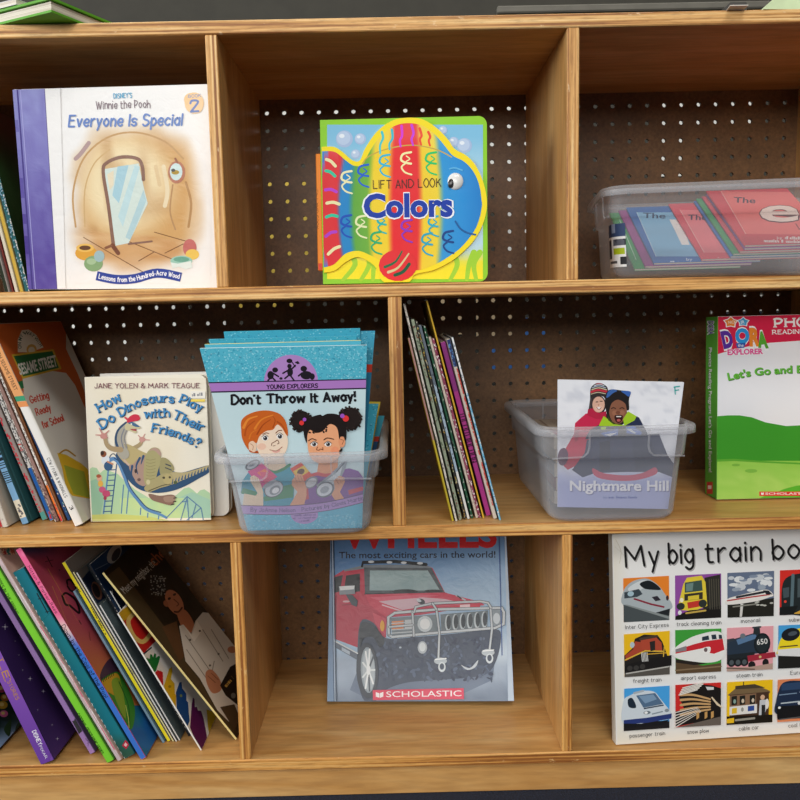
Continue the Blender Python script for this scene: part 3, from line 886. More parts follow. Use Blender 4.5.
# --- lower right
BK['train'] = book('board_book', 'large white board book with twelve train photographs, MY BIG TRAIN BOOK',
    facing(268, 12.8, Z_C1, .302, .070, .080, .0007, .014), .287, .2651, .014, 'EFEEEA', 'E0DACB', 'E8E6E0', 'board')

# --- bins and what they hold
def frame(cx, cy, z, yaw):
    return Matrix.Translation((cx, cy, z)) @ Matrix.Rotation(yaw, 4, 'Z')
BA = bin_('storage_bin', 'small clear bin of turquoise booklets overhanging the middle shelf edge', frame(-.1092, .088, Z_B1 + .0003, 0), .152, .1745, .244, .268, .099)
BB = bin_('storage_bin', 'large clear bin with the snow-photo booklet, right of the thin books', frame(.2563, .117, Z_B1 + .0003, .012), .152, .168, .244, .266, .1165)
CY = .14
_u = Vector((cos(CY), -sin(CY), 0)); _n = Vector((sin(CY), cos(CY), 0))
_pl = Vector((.2445, .002, 0)) + _u * .1565 + _n * .098
BC = bin_('storage_bin', 'clear bin with printed sticker lying sideways on the upper right shelf', frame(_pl.x, _pl.y, Z_A1 + .0003, -pi / 2 - CY), .164, .176, .284, .296, .1045)

def quad_booklet(name, lab, c, T, fr, sp, bk, group):
    """thin booklet given by the world corners TL TR BR BL of its front; squeezed ones are narrower at the foot"""
    TL, TR, BR, BLc = c
    X = (BR - BLc).normalized(); Zt = ((TL + TR) / 2 - (BLc + BR) / 2); Zt = (Zt - X * Zt.dot(X)).normalized()
    M = basis(BLc, X, Zt); Mi = M.inverted()
    q = [Mi @ v for v in (TL, TR, BR, BLc)]
    W, H = .18, .2
    b = book(name, lab, M, W, H, T, fr, sp, bk, 'paper', 'booklet', group)
    def wp(co):
        u, v = co.x / W, co.z / H
        p = (q[3] * (1 - u) + q[2] * u) * (1 - v) + (q[0] * (1 - u) + q[1] * u) * v
        return Vector((p.x, p.y + co.y, p.z))
    for ch in b['root'].children:
        for v in ch.data.vertices: v.co = wp(v.co)
    b['clip'] = [(q[3].x, q[3].z), (q[2].x, q[2].z), (q[1].x, q[1].z), (q[0].x, q[0].z)]
    b['W'], b['H'] = max(p.x for p in q), max(p.z for p in q)
    return b
GA = 'turquoise booklets in the small clear bin'
def yb(lab, tl, tr, k, dz, fr='3FA9C4', sp='3FA9C4'):
    yb0, yt = -.0150 + .0046 * k, -.0490 + .0046 * k
    foot = [Vector((-.1092 + .067 - .001 * k, yb0, Z_B1 + .0042 + dz)), Vector((-.1092 - .067 + .001 * k, yb0, Z_B1 + .0042 + dz))]
    return quad_booklet('booklet', lab, [on_y(*tl, yt), on_y(*tr, yt)] + foot, .0030, fr, sp, '3FA9C4', GA)
BK['ye'] = yb("front turquoise booklet with two children drawn on it, DON'T THROW IT AWAY!", (199.7, 348.5), (367, 345.2), 0, 0, 'C8E2E8', 'C8E2E8')
BK['ye2'] = yb('turquoise booklet with green band and yellow edge just behind the front one', (204.5, 344.5), (361, 340.5), 1, .001, 'E6DC7A', 'E6DC7A')
BK['ye3'] = yb('turquoise booklet third from the front in the small bin', (208.5, 339.5), (356.5, 336), 2, .001)
BK['ye4'] = yb('turquoise booklet fourth from the front, poking out highest at left', (223.5, 332), (360, 328.5), 3, .001)
BK['ye5'] = yb('dark turquoise booklet with red band, rearmost, showing at right', (232, 334.5), (375, 331), 4, .001, '2E7FA4', '2E7FA4')
def yb2(lab, Y, rt, top, fr):
    z0 = Z_B1 + .0045; TR = on_y(rt, top, Y + .003); BR = Vector((-.0465, Y, z0)); up = TR - BR; W = .120
    TL = TR - Vector((W, 0, -.004)); BLc = BR - Vector((W - .006, 0, 0))
    return quad_booklet('booklet', lab, [TL, TR, BR, BLc], .0030, fr, fr, fr, GA)
BK['yr1'] = yb2('short turquoise booklet at the right inside the small bin', .048, 378.5, 404, '3FA9C4')
BK['yr2'] = yb2('yellow-sided booklet behind the others at right in the small bin', .066, 380.5, 402, 'C8B23C')
BK['yr3'] = yb2('turquoise booklet with red band, low at the right rear of the small bin', .092, 384.5, 416, '3FA9C4')

# bin B: the snow booklet in front, a pile lying behind it
BK['snow'] = quad_booklet('booklet', 'white booklet of two sledding children in snow, NIGHTMARE HILL, standing in bin',
    [on_y(557.8, 379.8, .004), on_y(684, 382.4, .004), on_y(668, 509, .017), on_y(557.5, 507, .017)], .0030, 'E9ECF2', 'E9ECF2', 'E9ECF2', 'booklets in the large clear bin')
def booklet(lab, M, W, H, T, fr, group): return book('booklet', lab, M, W, H, T, fr, fr, fr, 'paper', 'booklet', group)
for k, (c, lab) in enumerate((('B8B0A0', 'grey booklet at the bottom of the pile in the large bin'), ('8A4A44', 'brown-red booklet second from the bottom of the pile'), ('A8B0B8', 'pale blue booklet in the middle of the pile'),
                 ('C8BCA8', 'tan booklet second from the top of the pile'), ('D8C8B4', 'cream booklet with red foot topping the pile in the large bin'))):
    th = .0172
    M = basis(Vector((.1985 + .002 * (k % 2), .062, Z_B1 + .0065 + th * (k + 1) + 0.0004 * k)), Vector((1, 0, 0)), Vector((0, 1, 0)))
    b = booklet(lab, M, .116, .152, th, c, 'booklets in the large clear bin')
    if k == 4: BK['pile'] = b

# bin C: letter booklets lying back in a fan
rec = .545
vdir = Vector((.03, cos(rec), sin(rec))).normalized(); udir = Vector((1, -.05, 0)); udir = (udir - vdir * udir.dot(vdir)).normalized()
ndir = udir.cross(vdir)
E0 = Vector((.4117, .014, L(63.4)))
FAN = [('e', 'D8404A', 'red booklet on top of the fan in the sideways bin, big white letter e', 0.0, 0.0, .105),
       ('p2', '8A4A9A', 'purple booklet second in the fan under the red letter e booklet', .0, -.0010, .105),
       ('r2', 'D04452', 'plain red booklet third in the fan in the sideways bin', -.005, -.0020, .105),
       ('g2', '3E9A5A', 'green booklet in the middle of the fan in the sideways bin', -.0115, -.0010, .108),
       ('b2', '3A70B8', 'blue booklet left of the green one in the fan', -.014, -.0010, .108),
       ('t', 'E04858', 'red booklet reading The, left half of the fan in the sideways bin', -.0465, .0, .125),
       ('i', '2E6CB4', 'light blue booklet with white letter I, in the sideways bin', -.1020, .0, .125),
       ('p1', '9A3A88', 'purple booklet leftmost but one in the sideways bin', -.1120, -.0010, .125),
       ('g1', '2E9A50', 'green booklet at the far left of the fan in the sideways bin', -.1240, -.0010, .125)]
for k, (key, c, lab, dx, dv, W) in enumerate(FAN):
    M = basis(E0 + udir * dx + vdir * dv + ndir * (-.0033 * k), udir, vdir)
    BK['f_' + key] = booklet(lab, M, W, .155, .0030, c, 'letter booklets in the sideways bin')

# --- on top of the bookcase
_x = Vector((.9, -.43, 0)).normalized(); _z = Vector((.43, .9, 0)).normalized()
_c = Vector((-.3573, -.0325, Z_T1 + .0004))
BK['lime'] = book('hardcover', 'lime-green hardcover lying flat on the top board, one corner overhanging',
    basis(_c - _x * .25 + Vector((0, 0, .0155)), _x, _z), .25, .20, .0155, '5CA428', '4C8C20', '5CA428', 'hard')
_c2 = Vector((-.403, -.012, Z_T1 + .0165))
book('paperback', 'white booklet lying on top of the lime-green hardcover', basis(_c2 - _x * .15 + Vector((0, 0, .006)), _x, _z), .15, .14, .006, 'EDEDED', 'EDEDED', 'EDEDED')
# ------------------------------------------------------------------ printed covers
# storybook with the purple cloth spine
def art_bear():
    b = BK['bear']; a = front_art(b).crop(60, 80, 3.8125)
    def room(x, y):
        w = 1 - ss(.70, 1.06, (abs((x - 292) / 262) ** 3 + abs((y - 455) / 300) ** 3) ** (1 / 3) + .12 * (vn(x / 60, y / 60) - .5))
        r = math.hypot((x - 250) / 190, (y - 400) / 210)
        c = lerp('F0DDB2', 'D2A468', ss(.55, 1.2, r)); c = lerp(c, 'B98A58', .5 * ss(.55, .9, vn(x / 45, y / 120, 3)))
        f = lerp('C8945E', 'DDB583', vn(x / 70, y / 25, 5))
        c = lerp(c, f, ss(588, 600, y - (x - 300) * .08))
        return lerp('F2F1EF', c, w)
    a.field(0, 150, 575, 775, 46, 50, room)
    for p, w, c in (([(60, 560), (50, 430), (90, 300), (180, 220), (290, 200), (400, 235), (470, 300)], 7, 'C39A66'), ([(95, 560), (95, 420), (130, 320), (190, 265)], 5, 'D0AC78'),
                    ([(60, 300), (80, 280), (110, 240)], 16, 'B59A98'), ([(480, 390), (500, 470), (490, 560)], 9, 'B58A58'), ([(430, 400), (420, 500), (440, 570)], 6, 'B98E60'), ([(395, 330), (410, 420), (400, 480)], 16, 'EBD9B4'), ([(365, 330), (380, 400)], 14, 'E2C79A')):
        a.sl(p, w, c)
    for p in ([(90, 600), (330, 740)], [(200, 590), (470, 700)], [(360, 580), (500, 620)], [(170, 640), (260, 610)], [(300, 690), (360, 655)], [(400, 660), (470, 625)]):
        a.line(p, 3, '7A5232')
    a.poly([(168, 340), (300, 318), (322, 420), (335, 470), (262, 622), (212, 632)], 'D4E2DA')
    for p, c in (([(220, 330), (262, 324), (225, 470), (200, 440)], 'A8CEDA'), ([(285, 325), (305, 330), (240, 560), (222, 520)], 'BFDCE0'), ([(318, 420), (330, 460), (268, 610), (250, 600)], 'B4D2D8'), ([(180, 360), (205, 345), (205, 400), (190, 420)], 'E8DCC0')): a.poly(p, c)
    a.sl([(205, 640), (185, 480), (165, 350), (180, 315), (235, 294), (295, 300), (314, 330), (318, 380)], 13, '8A6656')
    a.line([(200, 630), (222, 660)], 16, '7A4A34'); a.line([(175, 640), (195, 632)], 10, '8A5A40'); a.line([(262, 625), (350, 615)], 7, '8A6656')
    a.ell(445, 352, 33, 43, 'B8795E'); a.ell(443, 350, 24, 33, 'CFE4E2'); a.ell(440, 352, 15, 9, 'B0923C'); a.ell(432, 344, 8, 6, '4A4A4A'); a.line([(440, 300), (448, 315)], 8, 'A06A50')
    a.ell(100, 660, 42, 28, 'E0A440'); a.ell(96, 640, 34, 16, 'EDBE62'); a.ell(96, 640, 22, 9, '6A452A'); a.ell(128, 700, 36, 30, '88A878'); a.ell(120, 692, 18, 12, 'A8C298'); a.ell(150, 672, 20, 22, '9FBCC0')
    a.ell(495, 640, 26, 34, 'C46C66'); a.ell(505, 665, 26, 20, 'EDC65E'); a.ell(463, 690, 42, 20, '9CCAB8'); a.poly([(422, 695), (450, 700), (500, 690), (505, 715), (480, 722), (455, 712), (430, 718)], 'E4EDE6'); a.ell(463, 684, 30, 10, '6FA892')
    ban = [(140, 746), (212, 760), (286, 757), (372, 736), (462, 752)]
    a.line(ban, 35, '34479A', True, cap=False)
    a.text('Lessons from the Hundred-Acre Wood', [(148, 756), (216, 769), (288, 765), (374, 744), (454, 757)], 17, 'F2F4FA', 'hand', .17)
    a.ell(512, 88, 37, 41, 'F0CD9C'); a.ell(500, 75, 27, 26, 'EFC994'); a.ell(520, 100, 26, 28, 'F1D0A2')
    a.text('BOOK', [(490, 68), (538, 65)], 11, '7C93C4', 'hand', .16)
    a.text('2', [(500, 121), (528, 119)], 41, '6F86C0', 'hand', .2)
    a.text("DISNEY'S", [(206, 70), (275, 66)], 17, '62A9CC', 'hand', .17, jit=.5)
    a.text('Winnie the Pooh', [(138, 110), (343, 106)], 29, '84747C', 'hand', .11, jit=.5)
    a.text('Everyone Is Special', [(34, 178), (464, 172)], 42, '6A88C6', 'hand', .17, skew=.12)
    a.crop(0, 0, 1)
    a.field(4, 84, 60, 294, 10, 26, lambda x, y: lerp('9498D0', '5A4A9C', ss(85, 290, y) * .75 + .35 * vn(x / 6, y / 9, 2)))
    a.poly([(45.0, 86), (60.5, 86), (66, 292), (57.8, 292)], 'F2F1EF')
    for y, h, c in ((120, 12, '6C68B0'), (150, 8, '7A78BE'), (178, 20, '5C50A2'), (214, 10, '564898'), (236, 18, '4C3C90'), (266, 8, '6A60B0')):
        x = 8 + (y - 88) * .08
        a.poly([(x, y), (x + 8, y), (x + 8 + h * .08, y + h), (x + h * .08, y + h)], c)
    a.line([(17.5, 88), (33, 292)], 1.6, '453A86'); a.line([(20.5, 88), (36, 292)], .8, 'A4A2DA')
    a.line([(44.8, 88), (57.6, 292)], .5, '4A4080')
    put_front(a, b)
art_bear()

# fish board book: raised fish on a green card
def art_fish():
    b = BK['fish']; a = front_art(b).crop(310, 110, 4.2105)
    def sea(x, y):
        c = lerp('7FC0E2', 'BCDDEC', ss(60, 420, y) + .3 * (vn(x / 90, y / 90) - .5)); return lerp(c, 'F4E424', ss(560, 640, y + 20 * math.sin(x / 60)))
    a.field(72, 62, 728, 712, 26, 26, sea)
    for x0, x1, x2 in ((140, 190, 165), (215, 250, 235), (265, 270, 285), (590, 620, 600), (660, 670, 690), (700, 690, 715)):
        a.sl([(x2, 600), (x1, 650), (x0, 715)], 26, 'A2D434', 16)
    for x, y, r in ((145, 122, 36), (212, 122, 24), (192, 186, 20), (650, 150, 32), (605, 135, 22), (560, 85, 18), (685, 235, 18)):
        a.ell(x, y, r, r, 'A7BEE0'); a.ell(x - r * .1, y - r * .1, r * .8, r * .8, 'B9CDE8'); a.ell(x - r * .3, y - r * .35, r * .32, r * .25, 'E6EFF8')
    put_front(a, b)
    out = catmull([(44, 158), (70, 156), (105, 158), (140, 180), (178, 213), (210, 214), (232, 165), (280, 95), (340, 50), (400, 35), (470, 40), (530, 75), (580, 125), (608, 165), (660, 195), (700, 240), (732, 315), (745, 400), (728, 480), (690, 550), (640, 602), (590, 640), (520, 675), (445, 692), (425, 718), (392, 740), (340, 738), (300, 714), (282, 670), (250, 640), (200, 620), (150, 642), (110, 674), (75, 684), (44, 686)], False, 5)
    P = [a.m(p) for p in out]; P = [(max(x, .0005), max(z, .0008)) for x, z in P]
    if sum((P[i][0] * P[(i + 1) % len(P)][1] - P[(i + 1) % len(P)][0] * P[i][1]) for i in range(len(P))) < 0: P = P[::-1]
    bm = bmesh.new(); d = .0022
    F = [bm.verts.new((x, -d, z)) for x, z in P]; K = [bm.verts.new((x, 0, z)) for x, z in P]
    bm.faces.new(F); n = len(P)
    for i in range(n): bm.faces.new((F[i], K[i], K[(i + 1) % n], F[(i + 1) % n]))
    me = bpy.data.meshes.new('fish_relief'); bm.normal_update(); bmesh.ops.recalc_face_normals(bm, faces=bm.faces[:]); bm.to_mesh(me); bm.free()
    col_cover(me, 'F8E01C', 'F0CE18', 'F0CE18', 'F0CE18')
    link('fish_relief', me, b['root'], [INK])['label'] = 'raised fish cut-out with yellow border'
    a = front_art(b).crop(310, 110, 4.2105); a.z = d + .0001
    top = catmull([(52, 176), (105, 178), (150, 213), (185, 236), (222, 232), (250, 180), (290, 120), (345, 75), (400, 58), (465, 65), (520, 100), (565, 150), (600, 193), (650, 220), (690, 265), (714, 325), (724, 400)], False, 6)
    bot = catmull([(52, 664), (100, 652), (150, 606), (205, 594), (260, 615), (330, 650), (440, 676), (520, 654), (590, 614), (640, 575), (690, 512), (714, 455), (724, 400)], False, 6)
    def at(c, x):
        for i in range(len(c) - 1):
            if c[i][0] <= x <= c[i + 1][0]:
                t = (x - c[i][0]) / max(c[i + 1][0] - c[i][0], 1e-6); return c[i][1] + (c[i + 1][1] - c[i][1]) * t
        return c[-1][1]
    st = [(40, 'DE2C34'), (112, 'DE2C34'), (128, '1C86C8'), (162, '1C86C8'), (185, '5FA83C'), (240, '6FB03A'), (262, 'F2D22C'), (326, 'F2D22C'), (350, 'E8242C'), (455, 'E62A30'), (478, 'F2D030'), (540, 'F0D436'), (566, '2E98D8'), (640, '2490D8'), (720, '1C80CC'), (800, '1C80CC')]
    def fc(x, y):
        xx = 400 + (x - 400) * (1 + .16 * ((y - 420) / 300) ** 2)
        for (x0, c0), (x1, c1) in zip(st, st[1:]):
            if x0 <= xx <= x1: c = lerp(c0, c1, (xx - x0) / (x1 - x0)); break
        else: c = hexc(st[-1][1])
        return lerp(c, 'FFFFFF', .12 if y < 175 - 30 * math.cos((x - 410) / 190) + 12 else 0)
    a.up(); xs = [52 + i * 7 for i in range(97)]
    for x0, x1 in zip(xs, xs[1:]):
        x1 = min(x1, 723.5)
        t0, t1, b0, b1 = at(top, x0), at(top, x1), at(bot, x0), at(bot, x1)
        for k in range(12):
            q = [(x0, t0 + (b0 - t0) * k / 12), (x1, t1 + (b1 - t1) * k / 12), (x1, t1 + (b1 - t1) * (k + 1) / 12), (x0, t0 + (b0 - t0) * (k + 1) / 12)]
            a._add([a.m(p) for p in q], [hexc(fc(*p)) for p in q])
    a.sl([(222, 226), (250, 196), (330, 165), (430, 150), (530, 168), (596, 200)], 5, 'C8A848')
    for p, c in (([(303, 95), (308, 120), (296, 150), (296, 185)], '48C8D0'), ([(345, 85), (348, 120), (335, 145), (336, 168)], '40C0D0'), ([(386, 70), (388, 110), (379, 130), (382, 156)], 'D838D8'), ([(428, 66), (436, 100), (428, 125), (434, 150)], 'C840E0'), ([(462, 80), (470, 110), (463, 125), (468, 148)], 'F05030'), ([(498, 95), (506, 115), (500, 132), (505, 152)], 'F04C30')): a.sl(p, 11, c, 8)
    for x0, y0, x1, y1, c in ((70, 210, 108, 238, 'EDE6B0'), (68, 258, 106, 280, '2CC8A0'), (66, 338, 112, 346, 'B83CD0'), (72, 394, 124, 398, 'EDE6B0'), (70, 452, 116, 449, '2CC8A0'), (68, 533, 110, 514, 'B03CCC'), (78, 608, 126, 576, 'EDE6B0')):
        a.sl([(x0, y0), ((x0 + x1) / 2, (y0 + y1) / 2 - 6), (x1, y1)], 13, c)
    def scale(x, y, c, k=1.0):
        a.sl([(x + 24 * k, y - 46 * k), (x - 10 * k, y - 38 * k), (x - 18 * k, y - 14 * k), (x + 2 * k, y - 2 * k), (x + 24 * k, y + 2 * k)], 9, c)
        a.sl([(x + 4 * k, y - 2 * k), (x - 16 * k, y + 16 * k), (x - 2 * k, y + 38 * k), (x + 26 * k, y + 48 * k)], 7, c)
        a.sl([(x + 4 * k, y - 30 * k), (x + 18 * k, y - 18 * k), (x + 4 * k, y - 8 * k)], 5, c)
    for q in ((152, 305, 'F0ECB8'), (222, 278, '1C60D0'), (312, 236, '34B8D8'), (402, 226, 'F6F0B0'), (506, 226, '26C86C'), (150, 490, '1450B8'), (213, 492, 'E8EEB8'), (300, 482, '26B8B0', .8), (276, 560, '20B070'), (404, 510, '9030C0'), (516, 490, '28B0C4', .9), (490, 566, '28A8C0'), (578, 556, '0E4288')): scale(*q)
    a.sl([(612, 470), (632, 500), (662, 518), (696, 526)], 7, '145C9C'); a.sl([(588, 250), (610, 246), (640, 256)], 7, '58B0E4')
    a.ell(370, 655, 80, 66, 'E22A30')
    a.sl([(316, 662), (360, 640), (388, 596)], 12, '1E6A44', 6); a.sl([(330, 684), (372, 664), (416, 606)], 12, 'D8C894', 6); a.sl([(358, 696), (392, 682), (418, 650)], 14, '14583A')
    a.text('LIFT AND LOOK', [(268, 333), (552, 325)], 34, '3A2418', 'hand', .10, jit=.3)
    a.text('Colors', [(220, 456), (608, 449)], 104, 'F4F6FA', 'sans', bold=.055)
    a.text('Colors', [(227, 452), (601, 446)], 98, '0A38A4', 'sans', bold=.04)
    put_front(a, b, None, 'fish_print')
    # glued-on plastic eye
    o = a.m((612, 302)); bm = bmesh.new()
    bmesh.ops.create_uvsphere(bm, u_segments=24, v_segments=12, radius=1, matrix=Matrix.Translation((o[0], -d, o[1])) @ Matrix.Diagonal((.0094, .0035, .0100, 1)))
    e = bm_obj('eye', bm, plain('white_plastic_eye', (235, 235, 232), .2), b['root'], True); e['label'] = 'white plastic googly eye'
    o = a.m((596, 310)); bm = bmesh.new()
    bmesh.ops.create_uvsphere(bm, u_segments=16, v_segments=8, radius=1, matrix=Matrix.Translation((o[0], -d - .0019, o[1])) @ Matrix.Rotation(.35, 4, 'Y') @ Matrix.Diagonal((.0042, .0017, .0062, 1)))
    bm_obj('pupil', bm, plain('dark_pupil', (40, 38, 40), .25), e, True)
    # orange spine tab
    bm = bmesh.new(); add_box(bm, (-.0075, .002, .0165), (-.0013, .012, .1545), 0, .0008)
    me = bpy.data.meshes.new('spine_tab'); bm.normal_update(); bm.to_mesh(me); bm.free(); col_cover(me, 'EC8A2A', 'E07E22', 'E07E22')
    t = link('spine_tab', me, b['root'], [INK]); t['label'] = 'orange spine tab'
    a2 = front_art(b); a2.z = -.0018; a2.clip = [(-.0075, .0165), (-.0014, .0165), (-.0014, .1545), (-.0075, .1545)]; a2.mm()
    a2.text('LIFT AND LOOK', [(-5.6, 112), (-5.6, 66)], 2.6, '5A3010', 'hand', .14); a2.rect(-6.8, 17.5, -2, 25, 'D84838')
    a2.build('tab_print', t, INK)
art_fish()

# dinosaur board book
def art_dino():
    b = BK['dino']; a = front_art(b).crop(80, 370, 5)
    a.field(20, 40, 665, 770, 18, 18, lambda x, y: lerp('F1EBDC', 'E6DBC2', vn(x / 140, y / 140, 4)))
    tr = [(40, 500), (62, 486), (84, 490), (100, 516), (122, 498), (150, 505), (190, 520), (230, 560), (280, 600), (345, 640), (430, 650), (478, 628), (505, 605), (520, 592), (545, 586), (565, 600), (585, 618), (600, 602), (622, 596), (645, 612), (680, 640), (680, 740), (40, 740)]
    a.poly(tr, 'B0D0A6'); a.poly([(40, 560), (90, 540), (130, 600), (100, 735), (40, 735)], '98C2A4'); a.poly([(490, 640), (560, 610), (680, 660), (680, 740), (560, 740)], 'A2C8B0')
    a.field(200, 640, 520, 740, 8, 6, lambda x, y: lerp('B4D4A0', 'C4DA98', vn(x / 40, y / 40, 9)))
    a.poly([(40, 724), (180, 720), (330, 730), (450, 752), (500, 775), (40, 775)], 'C6CC74'); a.poly([(60, 745), (300, 748), (420, 768), (60, 772)], 'D6D68C')
    # playground
    S, D = '5E8AB8', '3C5E88'
    for p in ([(218, 575), (207, 716)], [(243, 600), (233, 716)], [(304, 690), (302, 722)], [(340, 715), (338, 736)], [(395, 725), (392, 745)]): a.line(p, 6, '5E86A8')
    a.line([(184, 470), (156, 716)], 6, D); a.line([(148, 446), (118, 716)], 8, S)
    for k in range(9): a.line([(146 - k * 3.4, 500 + k * 26), (180 - k * 3, 498 + k * 26)], 5, D)
    a.sl([(140, 460), (155, 425), (172, 420), (185, 440)], 5, '4A5668')
    a.sl([(150, 450), (172, 444), (198, 470), (222, 530), (246, 590), (286, 645), (330, 695), (400, 722), (432, 738)], 20, S, 12); a.sl([(172, 440), (204, 466), (230, 530), (254, 590), (296, 645), (340, 690), (405, 712)], 5, '2E4A70')
    for p in ([(430, 742), (536, 632)], [(536, 632), (606, 690)], [(536, 638), (546, 765)], [(606, 690), (618, 757)], [(536, 640), (500, 764)], [(602, 692), (520, 764)], [(510, 660), (540, 655)], [(580, 672), (560, 740)]): a.line(p, 4.5, '587CA4')
    # children on the ladder
    a.ell(128, 450, 20, 24, 'DDE2E6', .3); a.ell(142, 480, 22, 24, '34587E'); a.ell(118, 420, 15, 16, '8A5034'); a.ell(112, 415, 9, 11, '3A2A24'); a.line([(138, 458), (164, 470)], 8, 'C88A6A')
    a.ell(98, 540, 13, 17, 'E0A890'); a.ell(94, 530, 12, 9, 'A8583C'); a.ell(103, 568, 13, 16, 'E6B050'); a.ell(112, 598, 17, 16, 'C85A80'); a.ell(132, 618, 20, 17, 'C04C70'); a.ell(126, 640, 8, 10, 'A03A50')
    # the dinosaur
    a.sl([(268, 392), (300, 372), (312, 350)], 22, 'A8946E', 16); a.ell(312, 347, 16, 13, 'C8948A')
    for p in ([(308, 345), (292, 326)], [(314, 340), (325, 320)], [(318, 348), (350, 350)], [(312, 350), (306, 366)]): a.line(p, 7, 'C8948A', w2=4)
    a.sm([(180, 425), (205, 480), (238, 545), (296, 596), (370, 614), (450, 607), (520, 583), (590, 545), (650, 508), (650, 476), (590, 490), (510, 512), (450, 500), (380, 470), (330, 425), (270, 405), (210, 395)], '2E4E70')
    a.sm([(186, 410), (215, 372), (250, 374), (300, 402), (352, 428), (330, 452), (282, 478), (235, 470), (205, 445)], 'B8A776'); a.sl([(215, 440), (240, 470), (262, 486)], 10, 'C9AE98')
    a.sm([(245, 480), (268, 468), (300, 436), (350, 425), (345, 500), (330, 575), (296, 572), (268, 540)], 'A98C7E')
    for p in ([(262, 480), (258, 520), (274, 550)], [(300, 440), (282, 480), (290, 520)], [(318, 430), (306, 470)]): a.sl(p, 12, '2E4E70', 4)
    a.ell(280, 505, 7, 11, '3A3438'); a.ell(296, 548, 9, 8, '6A5450')
    a.sm([(455, 512), (520, 512), (590, 494), (650, 474), (650, 490), (590, 518), (520, 548), (460, 572), (430, 560)], 'B5A77C')
    for k in range(12):
        x = 462 + k * 16; a.line([(x, 566 - k * 6.2), (x + 4, 545 - k * 5.6)], 8, '34567A', w2=3)
    a.sm([(402, 446), (430, 440), (462, 470), (470, 500), (440, 520), (402, 520)], '9C9468'); a.sl([(430, 470), (455, 480)], 6, '3A4450'); a.sl([(428, 488), (458, 500)], 5, '3A4450')
    a.sm([(322, 470), (330, 425), (355, 392), (385, 388), (404, 410), (402, 460), (386, 520), (374, 562), (340, 582), (320, 545)], 'A79F70'); a.sm([(345, 405), (375, 388), (402, 405), (404, 430), (372, 402)], 'B29484')
    for k in range(7): a.sl([(332, 445 + k * 16), (352, 450 + k * 16), (378, 444 + k * 16)], 2.5, '8A8458')
    a.sm([(322, 590), (350, 560), (410, 520), (450, 516), (462, 540), (455, 572), (400, 590), (345, 610)], 'A89D70'); a.sl([(345, 604), (410, 578), (450, 570)], 5, '5E5840'); a.ell(342, 560, 10, 13, 'C8BE94')
    a.ell(440, 545, 24, 26, 'B4A674'); a.ell(420, 538, 7, 6, '4A4434'); a.ell(450, 536, 6, 6, '4A4434'); a.ell(478, 562, 9, 9, '54603E')
    a.sm([(345, 618), (400, 628), (455, 622), (478, 632), (472, 660), (455, 676), (405, 664), (360, 648)], '87695A'); a.sm([(420, 635), (470, 630), (474, 655), (430, 660)], '9E8270')
    for x, y in ((478, 640), (476, 658), (466, 672)): a.line([(x - 8, y), (x + 4, y - 2)], 5, '3A3430')
    a.sl([(222, 420), (200, 380), (200, 330), (214, 295), (240, 272)], 54, 'A9A496', 34); a.sl([(196, 400), (180, 350), (192, 300), (232, 262)], 13, '2E4A6A', 9); a.sl([(218, 390), (208, 340), (222, 296)], 6, '7E8088'); a.sl([(236, 390), (224, 340), (236, 300)], 6, '8E8C8A')
    a.sm([(226, 276), (242, 262), (262, 262), (285, 278), (302, 284), (300, 294), (276, 294), (286, 306), (278, 316), (250, 304), (230, 298)], 'C8BE96'); a.sm([(240, 264), (262, 258), (288, 274), (302, 284), (280, 284), (258, 274)], '46688A'); a.poly([(250, 294), (282, 294), (284, 306), (262, 302)], 'A84A4E'); a.ell(258, 270, 4, 4, 'F0F0E0')
    a.sm([(236, 262), (244, 238), (268, 222), (292, 224), (302, 240), (294, 252), (262, 258)], 'CC2E48'); a.sl([(228, 238), (240, 248), (252, 252)], 9, 'CC2E48')
    a.sl([(205, 398), (160, 392), (136, 372), (126, 340)], 28, 'AB9470', 18); a.ell(120, 330, 18, 15, 'C68C84')
    for p in ([(110, 326), (80, 324)], [(114, 320), (98, 290)], [(124, 322), (146, 302)], [(128, 330), (140, 340)]): a.line(p, 8, 'C68C84', w2=4)
    def T(s, p, h=42):
        a.text(s, [(x + 3, y + 3) for x, y in p], h, '1E3C5E', 'serif', .21); a.text(s, p, h, '4189BE', 'serif', .185)
    T('How', [(100, 210), (206, 150)], 46); T('Do', [(112, 292), (178, 250)], 46); T('Dinosaurs', [(206, 230), (290, 184), (380, 160), (468, 163)], 42)
    T('Play', [(498, 160), (602, 206)], 42); T('with', [(328, 238), (448, 232)], 42); T('Their', [(464, 240), (608, 306)], 44); T('Friends?', [(360, 308), (480, 334), (590, 386)], 42)
    a.text('JANE YOLEN & MARK TEAGUE', [(76, 90), (598, 89)], 23, '7A4852', 'serif', .15)
    a.rect(555, 105, 628, 142, 'EEE9DE'); a.rect(556, 146, 626, 158, 'F0D45C'); a.dashes((562, 132), (620, 128), 16, '8A8A8E', 3)
    put_front(a, b)
art_dino()
b = BK['behind']; a = front_art(b).crop(80, 370, 5); a.rect(268, 28, 352, 44, 'B8405A'); a.rect(300, 30, 330, 36, 'E8D0D4'); put_front(a, b)
